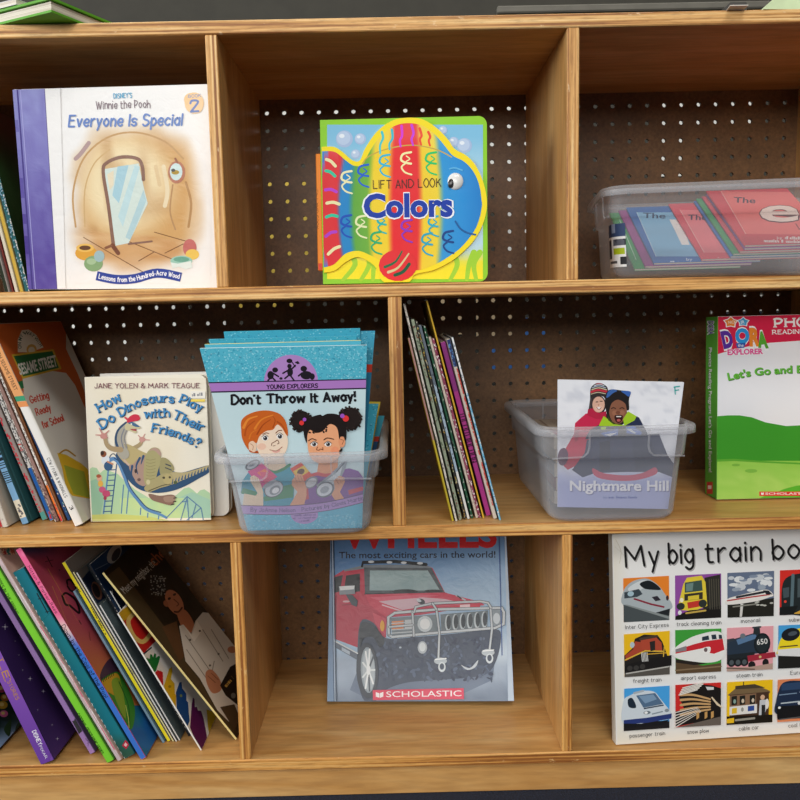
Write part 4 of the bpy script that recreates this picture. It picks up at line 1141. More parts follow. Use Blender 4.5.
# turquoise booklet with two children
def art_ye():
    b = BK['ye']; a = Art(b['M'], b['W'], b['H']); a.clip = b['clip']
    a.crop(200, 380, 4.2105); a.field(-20, -50, 760, 700, 14, 14, lambda x, y: lerp('C2DEE6', 'D6EAEC', vn(x / 160, y / 130)))
    a.crop(190, 290, 3.077); a.poly([(20, 170), (560, 160), (560, 278), (20, 290)], '54B8D0'); a.specks(25, 165, 560, 285, 1500, 3.2, ['7CCCE0', '3CA0BE', '92D6E6', '46AECA'], 3)
    a.poly([(311 + 83 * cos(t), 283 + 84 * sin(t)) for t in [pi + pi * k / 20 for k in range(21)]], 'B488CA')
    K = '1A1420'
    a.ell(248, 262, 10, 13, K); a.ell(262, 246, 9, 8, K); a.line([(250, 268), (240, 278)], 5, K); a.line([(254, 270), (262, 278)], 5, K); a.line([(256, 256), (272, 266)], 5, K)
    a.ell(308, 252, 9, 14, K); a.ell(306, 234, 7, 7, K); a.line([(304, 262), (292, 272)], 5, K); a.line([(310, 264), (320, 278)], 5, K); a.line([(310, 246), (324, 232)], 5, K); a.line([(300, 248), (286, 256)], 5, K); a.line([(324, 236), (310, 216)], 3, K); a.ell(306, 218, 9, 7, K)
    a.ell(358, 262, 18, 13, K); a.ell(350, 242, 10, 9, K); a.ell(376, 266, 8, 10, K); a.line([(344, 256), (334, 264)], 5, K); a.poly([(322, 222), (332, 218), (338, 226), (330, 228)], K); a.ell(280, 272, 5, 4, K)
    a.poly([(20, 286), (560, 274), (560, 301), (20, 314)], 'B27EC8'); a.line([(20, 286), (560, 274)], 3.5, '241830', cap=False); a.line([(20, 315), (560, 302)], 4, '241830', cap=False)
    a.text('YOUNG EXPLORERS', [(237, 304), (393, 300)], 12, '2A1838', 'serif', .25)
    for wd, t, p in ((.27, "Don't", [(129, 351), (216, 349)]), (.27, 'Throw', [(238, 348), (352, 345)]), (.27, 'It', [(374, 345), (392, 344)]), (.27, 'Away!', [(412, 344), (508, 339)])):
        a.text(t, p, 27, '15141A', 'serif', wd)
    # boy
    a.crop(220, 450, 8.89)
    a.poly([(390, 40), (560, 40), (590, 140), (480, 195), (395, 160)], 'EBD2B6')
    a.poly([(200, 270), (255, 195), (400, 155), (480, 195), (610, 130), (660, 210), (655, 500), (370, 500), (330, 420), (185, 385)], '2F9DB6')
    a.sl([(400, 160), (480, 196), (560, 170), (620, 130)], 26, '2C8A5C'); a.poly([(385, 420), (560, 320), (660, 295), (650, 420), (395, 455)], '2E8C5C'); a.poly([(185, 385), (205, 335), (330, 370), (325, 405)], '2E8C5C')
    a.poly([(370, 470), (655, 440), (655, 500), (370, 500)], '2F9DB6')
    a.poly([(245, 190), (370, 112), (510, 235), (370, 340)], 'D83E8C'); a.poly([(330, 200), (400, 165), (450, 215), (390, 250)], 'F0784A'); a.poly([(350, 190), (460, 200), (500, 240), (400, 300)], 'E05078')
    a.ell(290, 130, 72, 38, '5A626C', -.5); a.ell(292, 132, 56, 26, 'B4BCC6', -.5); a.ell(286, 128, 34, 14, '7A828C', -.5)
    a.ell(478, 345, 92, 70, '4E565E', -.55); a.ell(480, 345, 84, 62, 'CBD2D8', -.55); a.ell(490, 355, 54, 38, '8A929A', -.55); a.ell(494, 358, 34, 24, 'EEF0F2', -.55); a.ell(440, 300, 70, 20, 'A0A8B0', -.55)
    a.poly([(215, 385), (320, 405), (335, 380), (272, 280), (268, 240), (300, 222), (345, 250), (385, 370), (385, 500), (200, 500)], 'F2D8B8')
    for p in ([(290, 240), (300, 290)], [(310, 235), (322, 285)], [(330, 245), (340, 290)]): a.line(p, 4, 'B08868')
    a.crop(210, 380, 8.89)
    a.sm([(430, 500), (500, 440), (600, 390), (655, 440), (690, 510), (690, 590), (660, 660), (600, 705), (520, 718), (450, 670), (418, 600)], 'F5DEC6'); a.ell(460, 590, 40, 30, 'F2C8B0'); a.ell(378, 592, 38, 56, 'F0CFB2'); a.sl([(360, 565), (385, 585), (380, 620)], 5, 'B07A58')
    a.sm([(278, 440), (280, 360), (330, 310), (420, 276), (520, 270), (610, 295), (665, 350), (690, 430), (692, 495), (668, 470), (640, 425), (598, 395), (560, 440), (500, 452), (440, 500), (415, 560), (380, 540), (345, 560), (345, 620), (310, 570), (285, 510)], 'CF6420')
    a.sm([(350, 620), (360, 640), (430, 650), (420, 625), (390, 640)], 'B85018')
    for p, w, c in (([(300, 420), (340, 350), (420, 320)], 26, 'EC8C34'), ([(310, 490), (330, 420), (400, 360)], 16, 'B65016'), ([(420, 480), (470, 400), (540, 350)], 14, 'A84812'), ([(400, 430), (460, 350), (560, 310)], 20, 'E8862E'), ([(560, 420), (580, 360), (560, 320)], 10, 'A84812'), ([(600, 370), (640, 400), (675, 460)], 16, 'B04E18'), ([(350, 520), (370, 470), (420, 440)], 14, 'E07A28')): a.sl(p, w, c, w * .4)
    for x, y in ((490, 512), (621, 496)):
        a.ell(x, y, 30, 27, 'F6F4F0'); a.ell(x + 2, y + 3, 19, 20, '38383E'); a.ell(x - 4, y - 4, 5, 5, 'E8E8E8'); a.sl([(x - 30, y - 8), (x, y - 28), (x + 28, y - 10)], 5, '5A3A28')
    a.sl([(470, 480), (500, 468), (522, 474)], 7, '7A3A14'); a.sl([(585, 470), (610, 448), (640, 445)], 7, '7A3A14')
    a.sl([(548, 580), (552, 560), (580, 545), (600, 532), (614, 556), (600, 566)], 6, '7A4A34'); a.sl([(560, 585), (580, 580)], 5, '7A4A34'); a.sl([(532, 618), (580, 628), (610, 618), (642, 592)], 6, 'A2604E'); a.sl([(560, 632), (590, 640), (620, 625)], 10, 'E6A8A0')
    # girl
    a.crop(300, 450, 8.89)
    a.poly([(10, 480), (20, 260), (100, 205), (210, 200), (330, 180), (440, 160), (520, 185), (560, 240), (620, 430), (400, 470)], '7F4C9E')
    a.poly([(175, 60), (340, 60), (335, 150), (265, 215), (150, 205)], 'E39C72'); a.sl([(80, 235), (150, 210), (215, 222), (270, 218)], 30, 'CE4450'); a.poly([(428, 355), (572, 318), (580, 350), (436, 395)], 'CC4250'); a.poly([(20, 330), (70, 300), (80, 430), (30, 450)], 'CC4250')
    a.crop(200, 380, 4.2105)
    a.poly([(380, 372), (425, 345), (492, 420), (440, 458)], 'DE4E38'); a.poly([(392, 384), (438, 358), (460, 384), (412, 414)], 'E8C44A'); a.ell(425, 385, 17, 12, '5A3A2A', -.5); a.ell(468, 430, 32, 22, '8A9098', -.6); a.ell(469, 431, 25, 16, 'D8DCE0', -.6)
    a.poly([(490, 440), (560, 388), (598, 345), (622, 338), (612, 372), (585, 430), (550, 486), (505, 480)], '9AA6B0'); a.poly([(520, 430), (575, 390), (600, 360), (590, 400), (550, 450)], 'D0DCE2'); a.ell(527, 460, 40, 32, '6A747C', -.5); a.ell(525, 460, 34, 26, 'DCE4EA', -.5); a.ell(525, 461, 20, 14, 'A4AEB6', -.5); a.line([(575, 385), (610, 345)], 4, '54606A')
    a.crop(220, 450, 8.89); a.poly([(640, 270), (690, 205), (730, 215), (770, 330), (770, 400), (745, 500), (615, 500), (690, 370), (640, 310)], 'E9A680')
    for p in ([(665, 240), (690, 290)], [(690, 225), (715, 285)], [(715, 225), (735, 275)]): a.line(p, 4, '9A5A3C')
    a.crop(300, 450, 8.89); a.poly([(300, 270), (350, 225), (395, 240), (400, 280), (355, 370), (400, 440), (310, 440), (280, 395), (310, 340)], 'E9A680')
    for p in ([(320, 260), (345, 300)], [(345, 240), (365, 285)]): a.line(p, 4, '9A5A3C')
    a.crop(290, 380, 8)
    R = random.Random(5)
    for cx, cy, rx, ry in ((90, 325, 84, 82), (480, 305, 94, 90)):
        a.ell(cx, cy, rx, ry, '241A18')
        for k in range(70):
            t = R.uniform(0, 2 * pi); q = R.uniform(.86, 1.1); a.ell(cx + rx * q * cos(t), cy + ry * q * sin(t), 9, 8, R.choice(['241A18', '3A2C28', '1A1210']), 0, 6)
    a.sm([(140, 440), (170, 385), (250, 395), (310, 350), (375, 365), (400, 440), (404, 560), (385, 620), (310, 660), (215, 655), (155, 590)], 'F0AC80'); a.ell(360, 560, 34, 34, 'F09C74'); a.ell(416, 490, 28, 44, 'E89E74'); a.sl([(405, 470), (428, 480), (418, 510)], 5, '9A5A3A')
    a.sm([(112, 430), (122, 350), (170, 295), (240, 272), (262, 282), (300, 265), (370, 268), (425, 300), (448, 370), (452, 450), (440, 480), (432, 450), (405, 450), (395, 470), (384, 400), (362, 362), (315, 350), (262, 405), (210, 418), (160, 395), (140, 440), (136, 500)], '1E1615'); a.sm([(395, 560), (420, 540), (412, 575), (398, 585)], '1E1615')
    for k in range(24): a.ell(R.uniform(150, 300), R.uniform(370, 420), 8, 7, '1E1615', 0, 6)
    for x in (193, 304):
        a.ell(x, 507, 28, 20, 'F4F2EE'); a.ell(x + 2, 508, 16, 16, '2E2A2C'); a.ell(x - 4, 503, 4, 4, 'E8E8E8'); a.sl([(x - 30, 505), (x, 485), (x + 28, 500)], 5, '3A2018')
    a.sl([(150, 480), (178, 464), (212, 476)], 7, '3A1E14'); a.sl([(272, 474), (300, 458), (350, 468)], 7, '3A1E14')
    a.sl([(222, 530), (214, 550), (232, 556), (246, 546), (264, 552), (262, 534)], 6, '8A4A30')
    for x, y, r, c in ((95, 338, 19, 'E83A38'), (118, 311, 15, 'A458C6'), (447, 303, 25, 'E83A38'), (420, 282, 18, 'A458C6')): a.ell(x, y, r, r, c)
    # foot
    a.crop(200, 380, 4.2105)
    a.poly([(100, 548), (300, 552), (420, 552), (600, 532), (760, 500), (760, 720), (100, 720)], '54B8D4'); a.specks(120, 560, 740, 660, 700, 4.2, ['7CCCE0', '3CA0BE', '92D6E6', '46AECA'], 4)
    a.ell(440, 562, 58, 40, 'B08ACC', 0, 24)
    band = [(110, 540), (300, 545), (420, 541), (560, 524), (740, 480)]
    a.line(band, 36, 'B08ACC', True, cap=False); a.line([(x, y - 18) for x, y in band], 3, '4A3060', True, cap=False); a.line([(x, y + 18) for x, y in band], 3, '4A3060', True, cap=False)
    a.text('By JoAnne Nelson * Pictures by Clovis Martin', [(215, 549), (330, 552), (430, 549), (560, 530), (690, 500)], 15, '4A3A72', 'serif', .14)
    for y, x0, x1 in ((570, 395, 490), (582, 392, 488), (594, 420, 462)): a.dashes((x0, y), (x1, y - 4), 7, '6A4A90', y)
    put_front(a, b)
    b = BK['ye2']; a = Art(b['M'], b['W'], b['H']); a.clip = b['clip']; a.crop(0, 0, 1)
    a.poly([(195, 330), (370, 325), (370, 371), (195, 377)], '54B8D0'); a.poly([(195, 378), (370, 372), (370, 388), (195, 394)], '6CB04A'); a.line([(195, 377.5), (370, 371.5)], 1.6, '241830'); a.line([(195, 394), (370, 388)], 1.6, '241830'); put_front(a, b)
    for k in ('ye3', 'ye4'):
        b = BK[k]; a = Art(b['M'], b['W'], b['H']); a.clip = b['clip']; a.crop(0, 0, 1); a.specks(200, 325, 362, 350, 260, 1.0, ['7CCCE0', '3590AE'], 6); put_front(a, b)
    b = BK['ye5']; a = Art(b['M'], b['W'], b['H']); a.clip = b['clip']; a.crop(0, 0, 1)
    a.poly([(220, 325), (380, 325), (380, 364), (220, 368)], '4AAAC8'); a.specks(340, 328, 378, 364, 160, 1.0, ['7CCCE0', '2E8AAA'], 7); a.poly([(220, 368), (380, 364), (380, 372), (220, 376)], 'D0402E'); put_front(a, b)
    b = BK['yr1']; a = Art(b['M'], b['W'], b['H']); a.clip = b['clip']; a.crop(0, 0, 1); a.specks(360, 400, 390, 450, 120, 1.0, ['7CCCE0', '2E8AAA'], 8); put_front(a, b)
    b = BK['yr3']; a = Art(b['M'], b['W'], b['H']); a.clip = b['clip']; a.crop(0, 0, 1); a.poly([(300, 438), (400, 436), (400, 441), (300, 443)], 'D0402E'); a.poly([(300, 443), (400, 441), (400, 520), (300, 520)], '2A5A8A'); put_front(a, b)
art_ye()

# sledding booklet
def art_snow():
    b = BK['snow']; a = Art(b['M'], b['W'], b['H']); a.clip = b['clip']; a.crop(540, 370, 4.706)
    def sn(x, y):
        c = lerp('EDEFF5', 'CDD1DC', ss(.45, .95, vn(x / 28, y / 18, 2)) * .8); c = lerp(c, 'F4F5FA', vn(x / 60, y / 40, 6) * .6)
        return lerp(c, 'AEB6E2', ss(430, 560, y + 20 * vn(x / 50, y / 50, 8)))
    a.field(70, 30, 700, 680, 40, 40, sn)
    # girl behind in a red jacket
    a.poly([(100, 440), (120, 370), (160, 300), (165, 250), (215, 205), (300, 200), (320, 330), (220, 400), (170, 450), (130, 470)], 'CC2A50'); a.poly([(160, 300), (185, 270), (180, 330), (165, 340)], 'A81C40'); a.ell(108, 408, 25, 42, '5C2C50', .1)
    a.poly([(220, 330), (300, 310), (560, 300), (600, 400), (665, 490), (650, 515), (560, 480), (400, 480), (260, 485), (200, 505), (150, 470), (210, 390)], '363E5E')
    a.poly([(280, 340), (330, 330), (330, 470), (280, 470)], '2A3048'); a.poly([(430, 330), (520, 330), (560, 440), (450, 470)], '2E3654')
    a.sm([(248, 462), (300, 485), (400, 495), (480, 485), (540, 458), (548, 488), (470, 515), (390, 522), (300, 514), (255, 495)], 'CE4A6A')
    a.crop(580, 375, 10)
    a.ell(180, 300, 80, 100, '3A2E30'); a.poly([(80, 340), (140, 330), (190, 380), (260, 360), (270, 430), (160, 440), (70, 400)], 'B82444'); a.ell(370, 410, 110, 100, '262024')
    a.ell(185, 295, 62, 80, 'DDB09A'); a.ell(190, 335, 44, 34, 'E6BCA8'); a.line([(160, 270), (178, 268)], 9, '3A2A26'); a.line([(200, 262), (222, 262)], 9, '3A2A26'); a.ell(188, 330, 22, 11, 'F2E8E4'); a.sl([(165, 322), (188, 345), (212, 325)], 5, '9A4A48'); a.ell(185, 300, 8, 10, 'C8907C')
    a.sm([(100, 220), (108, 130), (150, 88), (190, 80), (235, 92), (275, 130), (280, 210), (255, 240), (230, 215), (180, 205), (128, 225), (112, 270)], '35302F')
    for p, w, c in (([(112, 170), (180, 150), (270, 168)], 22, 'C43444'), ([(116, 148), (185, 128), (265, 148)], 8, 'E0D4B0'), ([(122, 128), (185, 108), (255, 128)], 10, 'A8B4C4'), ([(140, 108), (188, 92), (240, 106)], 8, 'D0D8E0'), ([(110, 192), (180, 174), (274, 192)], 6, 'E0D4B0'), ([(160, 92), (190, 86), (222, 92)], 8, 'B83040')): a.sl(p, w, c)
    a.poly([(100, 240), (120, 225), (112, 330), (85, 345)], '4A4244')
    a.sm([(285, 300), (300, 250), (375, 232), (450, 262), (470, 340), (450, 430), (395, 485), (330, 470), (295, 400)], '8C5C46'); a.ell(350, 380, 30, 26, 'A06C52'); a.ell(420, 375, 26, 24, 'A06C52')
    a.sm([(255, 320), (250, 230), (270, 165), (320, 142), (400, 152), (480, 160), (508, 175), (500, 205), (488, 250), (490, 340), (468, 350), (450, 285), (380, 246), (318, 280), (295, 345), (285, 390), (262, 370)], '211D1E'); a.sm([(262, 225), (280, 165), (330, 142), (372, 158), (330, 180), (290, 215)], '3E68AC'); a.sm([(410, 160), (490, 160), (508, 178), (486, 215), (450, 190)], '3A66B4')
    for x in (335, 420): a.sl([(x - 22, 335), (x, 326), (x + 20, 336)], 9, '2A1814')
    a.ell(378, 375, 24, 16, '7A4A38'); a.sm([(345, 405), (385, 398), (425, 408), (418, 455), (385, 480), (352, 455)], '331212'); a.poly([(358, 410), (414, 410), (408, 420), (366, 420)], 'EDE6E0'); a.ell(386, 452, 20, 14, 'B85A5A')
    a.poly([(50, 640), (100, 545), (185, 500), (300, 505), (450, 505), (560, 410), (590, 425), (640, 520), (672, 580), (672, 640)], '2A3350')
    a.poly([(185, 510), (235, 410), (300, 455), (375, 495), (440, 500), (430, 440), (480, 362), (565, 412), (545, 452), (450, 505), (310, 512)], 'A6CE2C'); a.poly([(275, 400), (310, 455), (370, 495), (330, 490), (280, 450)], '3A4418'); a.poly([(205, 520), (262, 515), (255, 545), (212, 552)], '9CC42C')
    a.poly([(205, 580), (300, 560), (380, 530), (385, 600), (250, 615)], '3C6CC0'); a.poly([(460, 520), (540, 510), (620, 575), (600, 600), (465, 580)], '3A6AC4'); a.poly([(240, 595), (330, 580), (375, 575), (300, 612)], 'E8ECF2'); a.poly([(470, 545), (510, 540), (560, 580), (540, 585)], 'E0E8F0'); a.poly([(380, 510), (455, 510), (455, 620), (380, 620)], '1E2434')
    a.crop(540, 370, 4.706)
    a.text('Nightmare Hill', [(143, 571), (608, 571)], 49, '7C80AC', 'sans', bold=.03); a.text('Nightmare Hill', [(140, 567), (605, 567)], 49, 'FAFAFF', 'sans', bold=.025)
    a.text('by', [(298, 604), (316, 604)], 11, '5A68B0', 'sans'); a.dashes((322, 604), (458, 604), 12, '6A78BC', 2)
    for p in ([(630, 80), (656, 76)], [(633, 79), (636, 113)], [(634, 96), (652, 93)]): a.line(p, 5, '28A8A4')
    put_front(a, b)
    b = BK['pile']; a = front_art(b).mm(); W, H = b['W'] * 1000, b['H'] * 1000
    for p in ([(8, 8), (8, H - 8)], [(8, H - 8), (W - 8, H - 8)], [(W - 8, 8), (W - 8, H - 8)]): a.line(p, 3, 'A88C74')
    for k in range(9): a.dashes((20, H - 20 - k * 8), (W - 20, H - 20 - k * 8), 3, 'A08878', k)
    a.rect(4, 2, W - 4, 52, 'B04A44'); put_front(a, b)
art_snow()

# boxed reading set
def art_box():
    b = BK['box']; a = front_art(b).crop(700, 310, 8)
    a.field(130, 30, 1450, 1600, 14, 16, lambda x, y: lerp('F4F4F6', 'E2E6EE', vn(x / 300, y / 300)))
    a.poly([(100, 30), (1500, 0), (1500, 280), (1100, 248), (800, 246), (560, 262), (400, 288), (250, 322), (130, 356), (100, 360)], 'DA1E48')
    a.crop(720, 390, 7.27)
    a.poly([(-40, 192), (60, 184), (140, 184), (230, 198), (330, 235), (480, 262), (700, 250), (1000, 220), (1000, 560), (-40, 560)], '3E9C2A')
    a.field(-40, 515, 1000, 830, 16, 8, lambda x, y: lerp(lerp('8CCB48', 'B4E06C', ss(515, 640, y)), '9CD658', vn(x / 70, y / 40)))
    a.poly([(-40, 505), (100, 500), (300, 515), (600, 530), (1000, 540), (1000, 548), (600, 542), (300, 528), (100, 516), (-40, 522)], '5FAE34')
    a.sm([(300, 810), (430, 735), (520, 705), (620, 690), (900, 690), (1000, 820)], '5CBA30')
    a.ell(115, 545, 30, 9, '7AB844'); a.ell(225, 588, 45, 14, '82C04A')
    a.rect(285, 738, 650, 770, 'E23C34'); a.poly([(298, 744), (308, 748), (318, 744), (318, 760), (308, 763), (298, 760)], 'FAFAFA'); a.text('SCHOLASTIC', [(328, 761), (640, 761)], 17, 'F8F0EC', 'sans', bold=.015)
    a.crop(700, 310, 8)
    for cx, cy, r, c in ((245, 98, 52, 'F08A2C'), (345, 95, 44, '4AA8DA')):
        pts = lambda k: [(cx + (r * k if i % 2 == 0 else r * .66 * k) * cos(pi * i / 5 - .3), cy + (r * k if i % 2 == 0 else r * .66 * k) * .8 * sin(pi * i / 5 - .3)) for i in range(10)]
        a.poly(pts(1.22), 'FAFAFA'); a.poly(pts(1.0), c)
    a.text('NICK', [(225, 110), (290, 106)], 24, 'F8E8D0', 'sans', bold=.02); a.text('JR', [(322, 108), (356, 106)], 24, 'F0F8FF', 'sans', bold=.02)
    for ch, p, h, c in (('D', [(188, 304), (272, 286)], 132, '5A2C9E'), ('O', [(282, 262), (396, 258)], 112, '2A9AE2'), ('R', [(396, 282), (482, 280)], 138, 'F08C2C'), ('A', [(462, 306), (548, 296)], 128, '5AAA32')):
        a.text(ch, [(x, y + (5 if True else 0)) for x, y in p], h * 1.06, 'FAFAFA', 'sans', bold=.11); a.text(ch, p, h, c, 'sans', bold=.06)
    a.ell(338, 206, 25, 26, 'DA1E48')
    a.poly([(286, 266), (366, 262), (352, 302), (296, 304)], '2A5CB0'); a.text('the', [(302, 294), (348, 292)], 24, 'F0F4FF', 'sans', bold=.01)
    a.text('EXPLORER', [(215, 362), (508, 352)], 48, 'FAFAFA', 'sans', bold=.08); a.text('EXPLORER', [(219, 359), (504, 350)], 44, 'E84C98', 'sans', bold=.04)
    a.text('PHONICS', [(600, 137), (1150, 118)], 66, 'FAF6F4', 'serif', .24); a.text('READING PROGRAM', [(580, 194), (1160, 176)], 32, 'FAF6F4', 'serif', .2)
    pth = [(225, 562), (400, 528), (545, 514), (740, 502), (900, 504), (1110, 524)]
    a.text("Let's Go and Explore!", [(x + 4, y + 5) for x, y in pth], 60, '2E6A1E', 'sans', bold=.03); a.text("Let's Go and Explore!", pth, 60, '66BC3C', 'sans', bold=.03)
    put_front(a, b)
    s = spine_art(b).crop(690, 290, 3.336)
    s.text('Phonics Reading Program: Let\'s Go and Explore!', [(62, 192), (62, 608)], 12, '245A18', 'sans', bold=.04); s.text('Phonics Reading Program: Let\'s Go and Explore!', [(63, 192), (63, 608)], 11, 'F2F6EE', 'sans', bold=.015)
    s.rect(56, 640, 76, 680, 'C83A34'); s.poly([(60, 652), (72, 652), (72, 664), (60, 664)], 'F0E0DC')
    s.text('DORA', [(60, 103), (60, 150)], 20, 'FAFAFA', 'sans', bold=.09); s.text('DORA', [(62, 104), (62, 149)], 17, '5A3C9E', 'sans', bold=.03)
    put_spine(s, b)
art_box()
# large book with the red off-road car
def art_wheels():
    b = BK['wheels']; a = front_art(b).crop(320, 530, 4)
    def bg(x, y):
        c = lerp('5A86B8', 'A9C6E0', ss(40, 330, y + (x - 400) * .25)); c = lerp(c, 'D4E0E8', ss(520, 740, x) * ss(380, 480, y) * .7)
        g = lerp('9FB0C4', '6E7E94', ss(560, 700, y) + .5 * (vn(x / 40, y / 30) - .5)); return lerp(c, g, ss(470, 540, y - (x - 300) * .05))
    a.field(20, -140, 780, 720, 30, 34, bg)
    a.text('WHEELS', [(84, 70), (708, 66)], 120, 'CC1822', 'sans', bold=.03)
    a.text('The most exciting cars in the world!', [(76, 113), (702, 110)], 27, '20222E', 'sans', bold=.012)
    a.poly([(150, 560), (700, 520), (690, 600), (560, 660), (240, 700), (120, 640)], '6A7A92')
    # body
    a.poly([(30, 200), (95, 160), (178, 140), (420, 138), (450, 152), (500, 250), (640, 288), (660, 300), (400, 340), (268, 350), (262, 430), (165, 475), (50, 432), (36, 330)], 'C0304C')
    a.poly([(95, 160), (178, 140), (420, 138), (448, 152), (190, 156), (100, 168)], '7E8890')
    a.poly([(36, 205), (95, 166), (178, 155), (182, 260), (60, 300), (36, 290)], 'BC2E48')
    a.poly([(104, 182), (160, 174), (160, 246), (94, 252)], '1C2024'); a.poly([(60, 188), (92, 180), (80, 246), (56, 252)], '22262A'); a.poly([(34, 200), (52, 190), (46, 250), (34, 252)], '2A2E32')
    a.line([(98, 176), (86, 255)], 7, 'B02A44'); a.line([(55, 190), (50, 270)], 6, 'B02A44')
    a.line([(176, 130), (300, 126), (424, 138)], 13, '171C22'); a.line([(172, 128), (168, 146)], 8, '171C22')
    for x in (205, 278, 335, 400): a.ell(x, 130 + (x - 300) * .03, 12, 5, 'D8E0E4')
    a.poly([(176, 150), (446, 152), (498, 250), (180, 256)], '4E565C'); a.field(198, 162, 430, 242, 8, 5, lambda x, y: lerp('88A4A8', 'A8BEC0', vn(x / 60, y / 40))); a.poly([(430, 160), (480, 242), (430, 243)], '98B0B4'); a.poly([(176, 150), (200, 160), (198, 245), (180, 256)], '4E565C')
    a.ell(340, 246, 52, 9, '1E2226'); a.ell(455, 244, 38, 6, '1E2226'); a.line([(180, 256), (498, 250)], 5, '2A2E34')
    a.poly([(182, 258), (498, 250), (620, 282), (660, 300), (500, 310), (380, 332), (268, 352), (200, 300)], 'CE3E58')
    a.poly([(235, 286), (390, 268), (500, 276), (560, 290), (420, 305), (330, 320)], 'D8B6C2'); a.poly([(200, 270), (400, 258), (480, 262), (390, 272), (240, 284)], 'DA6078'); a.sl([(250, 300), (320, 322), (360, 330)], 5, 'E8C8D2')
    a.ell(405, 286, 16, 11, '3A3E46', .4); a.ell(396, 282, 10, 6, 'C8D0D6', .4); a.line([(545, 262), (580, 280)], 6, 'B8C2CA'); a.line([(550, 264), (565, 274)], 5, '3A3E46')
    a.poly([(182, 300), (268, 350), (264, 432), (200, 372), (162, 366), (150, 470), (60, 436), (52, 290)], 'B82C48'); a.poly([(210, 330), (264, 356), (262, 420), (222, 375)], 'D04A60')
    a.line([(88, 300), (150, 296)], 3, '8A1E34'); a.ell(105, 286, 14, 4, 'D0A8B0'); a.line([(66, 262), (62, 430)], 3, '8A1E34')
    # dark lower front
    a.sm([(160, 372), (215, 372), (262, 432), (380, 428), (560, 412), (700, 396), (724, 430), (706, 520), (668, 575), (600, 590), (470, 600), (350, 610), (262, 640), (214, 690), (170, 672), (150, 560)], '3F4B60')
    R = random.Random(4)
    for k in range(240):
        x, y = R.uniform(230, 690), R.uniform(430, 600); a.ell(x, y, R.uniform(5, 16), R.uniform(3, 8), R.choice(['4A5870', '35405A', '566680', '3C4860', '2E3850']), R.uniform(0, 3), 7)
    a.sm([(163, 376), (212, 380), (258, 440), (240, 470), (214, 430), (176, 434), (160, 470)], '2C343E')
    a.poly([(48, 436), (150, 490), (150, 520), (48, 462)], '5C6878'); a.line([(52, 440), (156, 496)], 5, 'D8E0E4'); a.poly([(88, 468), (120, 486), (120, 500), (88, 482)], 'AEBCCB')
    a.ell(190, 562, 44, 112, '343C48', -.04); a.ell(193, 560, 29, 92, '8E9CA6', -.04); a.ell(195, 560, 24, 84, 'AAB6BE', -.04)
    for k in range(9): a.line([(195, 560), (195 + 24 * cos(k * .7), 560 + 84 * sin(k * .7))], 7, R.choice(['E6ECEE', '4A545E', 'D8E0E2']))
    a.ell(195, 560, 8, 20, 'E6ECEE')
    # lights, grille and guard
    a.poly([(282, 352), (470, 338), (470, 412), (290, 424)], '78868E'); a.poly([(288, 366), (335, 362), (335, 395), (288, 400)], 'E08A54'); a.poly([(340, 360), (372, 358), (372, 392), (340, 396)], 'C8CCD0'); a.ell(420, 376, 30, 32, 'C8D4DA'); a.ell(420, 376, 20, 22, 'EEF4F6')
    for k in range(4): a.line([(286, 374 + k * 13), (372, 368 + k * 13)], 4, 'C4CED4')
    a.poly([(482, 338), (672, 322), (668, 392), (486, 412)], '6A7880')
    for k in range(6):
        x = 512 + k * 29; a.ell(x, 372 - k * 2.6, 12, 33, 'C4D0D6'); a.ell(x + 3, 370 - k * 2.6, 9, 28, '2E3840')
    a.line([(486, 412), (668, 393)], 9, 'D8E2E8'); a.poly([(684, 322), (728, 316), (728, 384), (690, 392)], '8A98A2'); a.ell(706, 354, 14, 22, 'C8D4DC')
    a.ell(250, 384, 9, 22, 'E8A830')
    a.poly([(520, 305), (640, 295), (640, 308), (524, 320)], 'CE3048'); a.poly([(560, 300), (600, 297), (600, 308), (560, 311)], 'F0D0D6')
    G = 'C9D2D8'; D = '4A545E'
    for w, c in ((13, D), (9, G)):
        a.line([(276, 420), (274, 350), (300, 332), (470, 318), (726, 312), (736, 330), (734, 376), (700, 392), (480, 410), (290, 428), (276, 420)], w, c)
    for p in ([(370, 326), (376, 424)], [(466, 316), (478, 412), (474, 510)], [(682, 312), (688, 396), (678, 480)], [(376, 330), (384, 308), (450, 294), (640, 286), (672, 292), (684, 312)], [(450, 294), (466, 318)], [(278, 388), (370, 380)]): a.line(p, 11, D); a.line(p, 7, G)
    for x, y in ((482, 524), (672, 490)): a.ell(x, y, 26, 14, 'B8C4CC'); a.ell(x + 6, y + 24, 15, 20, 'D4DEE4'); a.ell(x + 6, y + 22, 9, 13, '404C60'); a.line([(x - 20, y - 6), (x + 22, y - 10)], 5, 'EEF4F6')
    a.ell(410, 470, 19, 25, 'B4C0C8'); a.ell(410, 468, 13, 18, 'DCE6EA'); a.sm([(565, 540), (600, 552), (632, 520), (622, 548), (590, 560)], 'C4CED6'); a.ell(322, 470, 5, 4, 'B8C8D8')
    a.poly([(76, 226), (140, 222), (142, 256), (80, 260)], '8A949C'); a.poly([(78, 226), (140, 223), (136, 238), (82, 242)], 'E2E8EA'); a.poly([(104, 258), (130, 260), (152, 284), (148, 308), (128, 300)], '3E4852')
    a.poly([(212, 640), (575, 632), (576, 676), (213, 680)], 'DC3A5C')
    a.poly([(224, 648), (239, 653), (254, 647), (254, 666), (239, 671), (224, 666)], 'F8F0F2'); a.line([(239, 652), (239, 671)], 2, 'DC3A5C')
    a.text('SCHOLASTIC', [(266, 668), (566, 664)], 24, 'F8F0F2', 'sans', bold=.004)
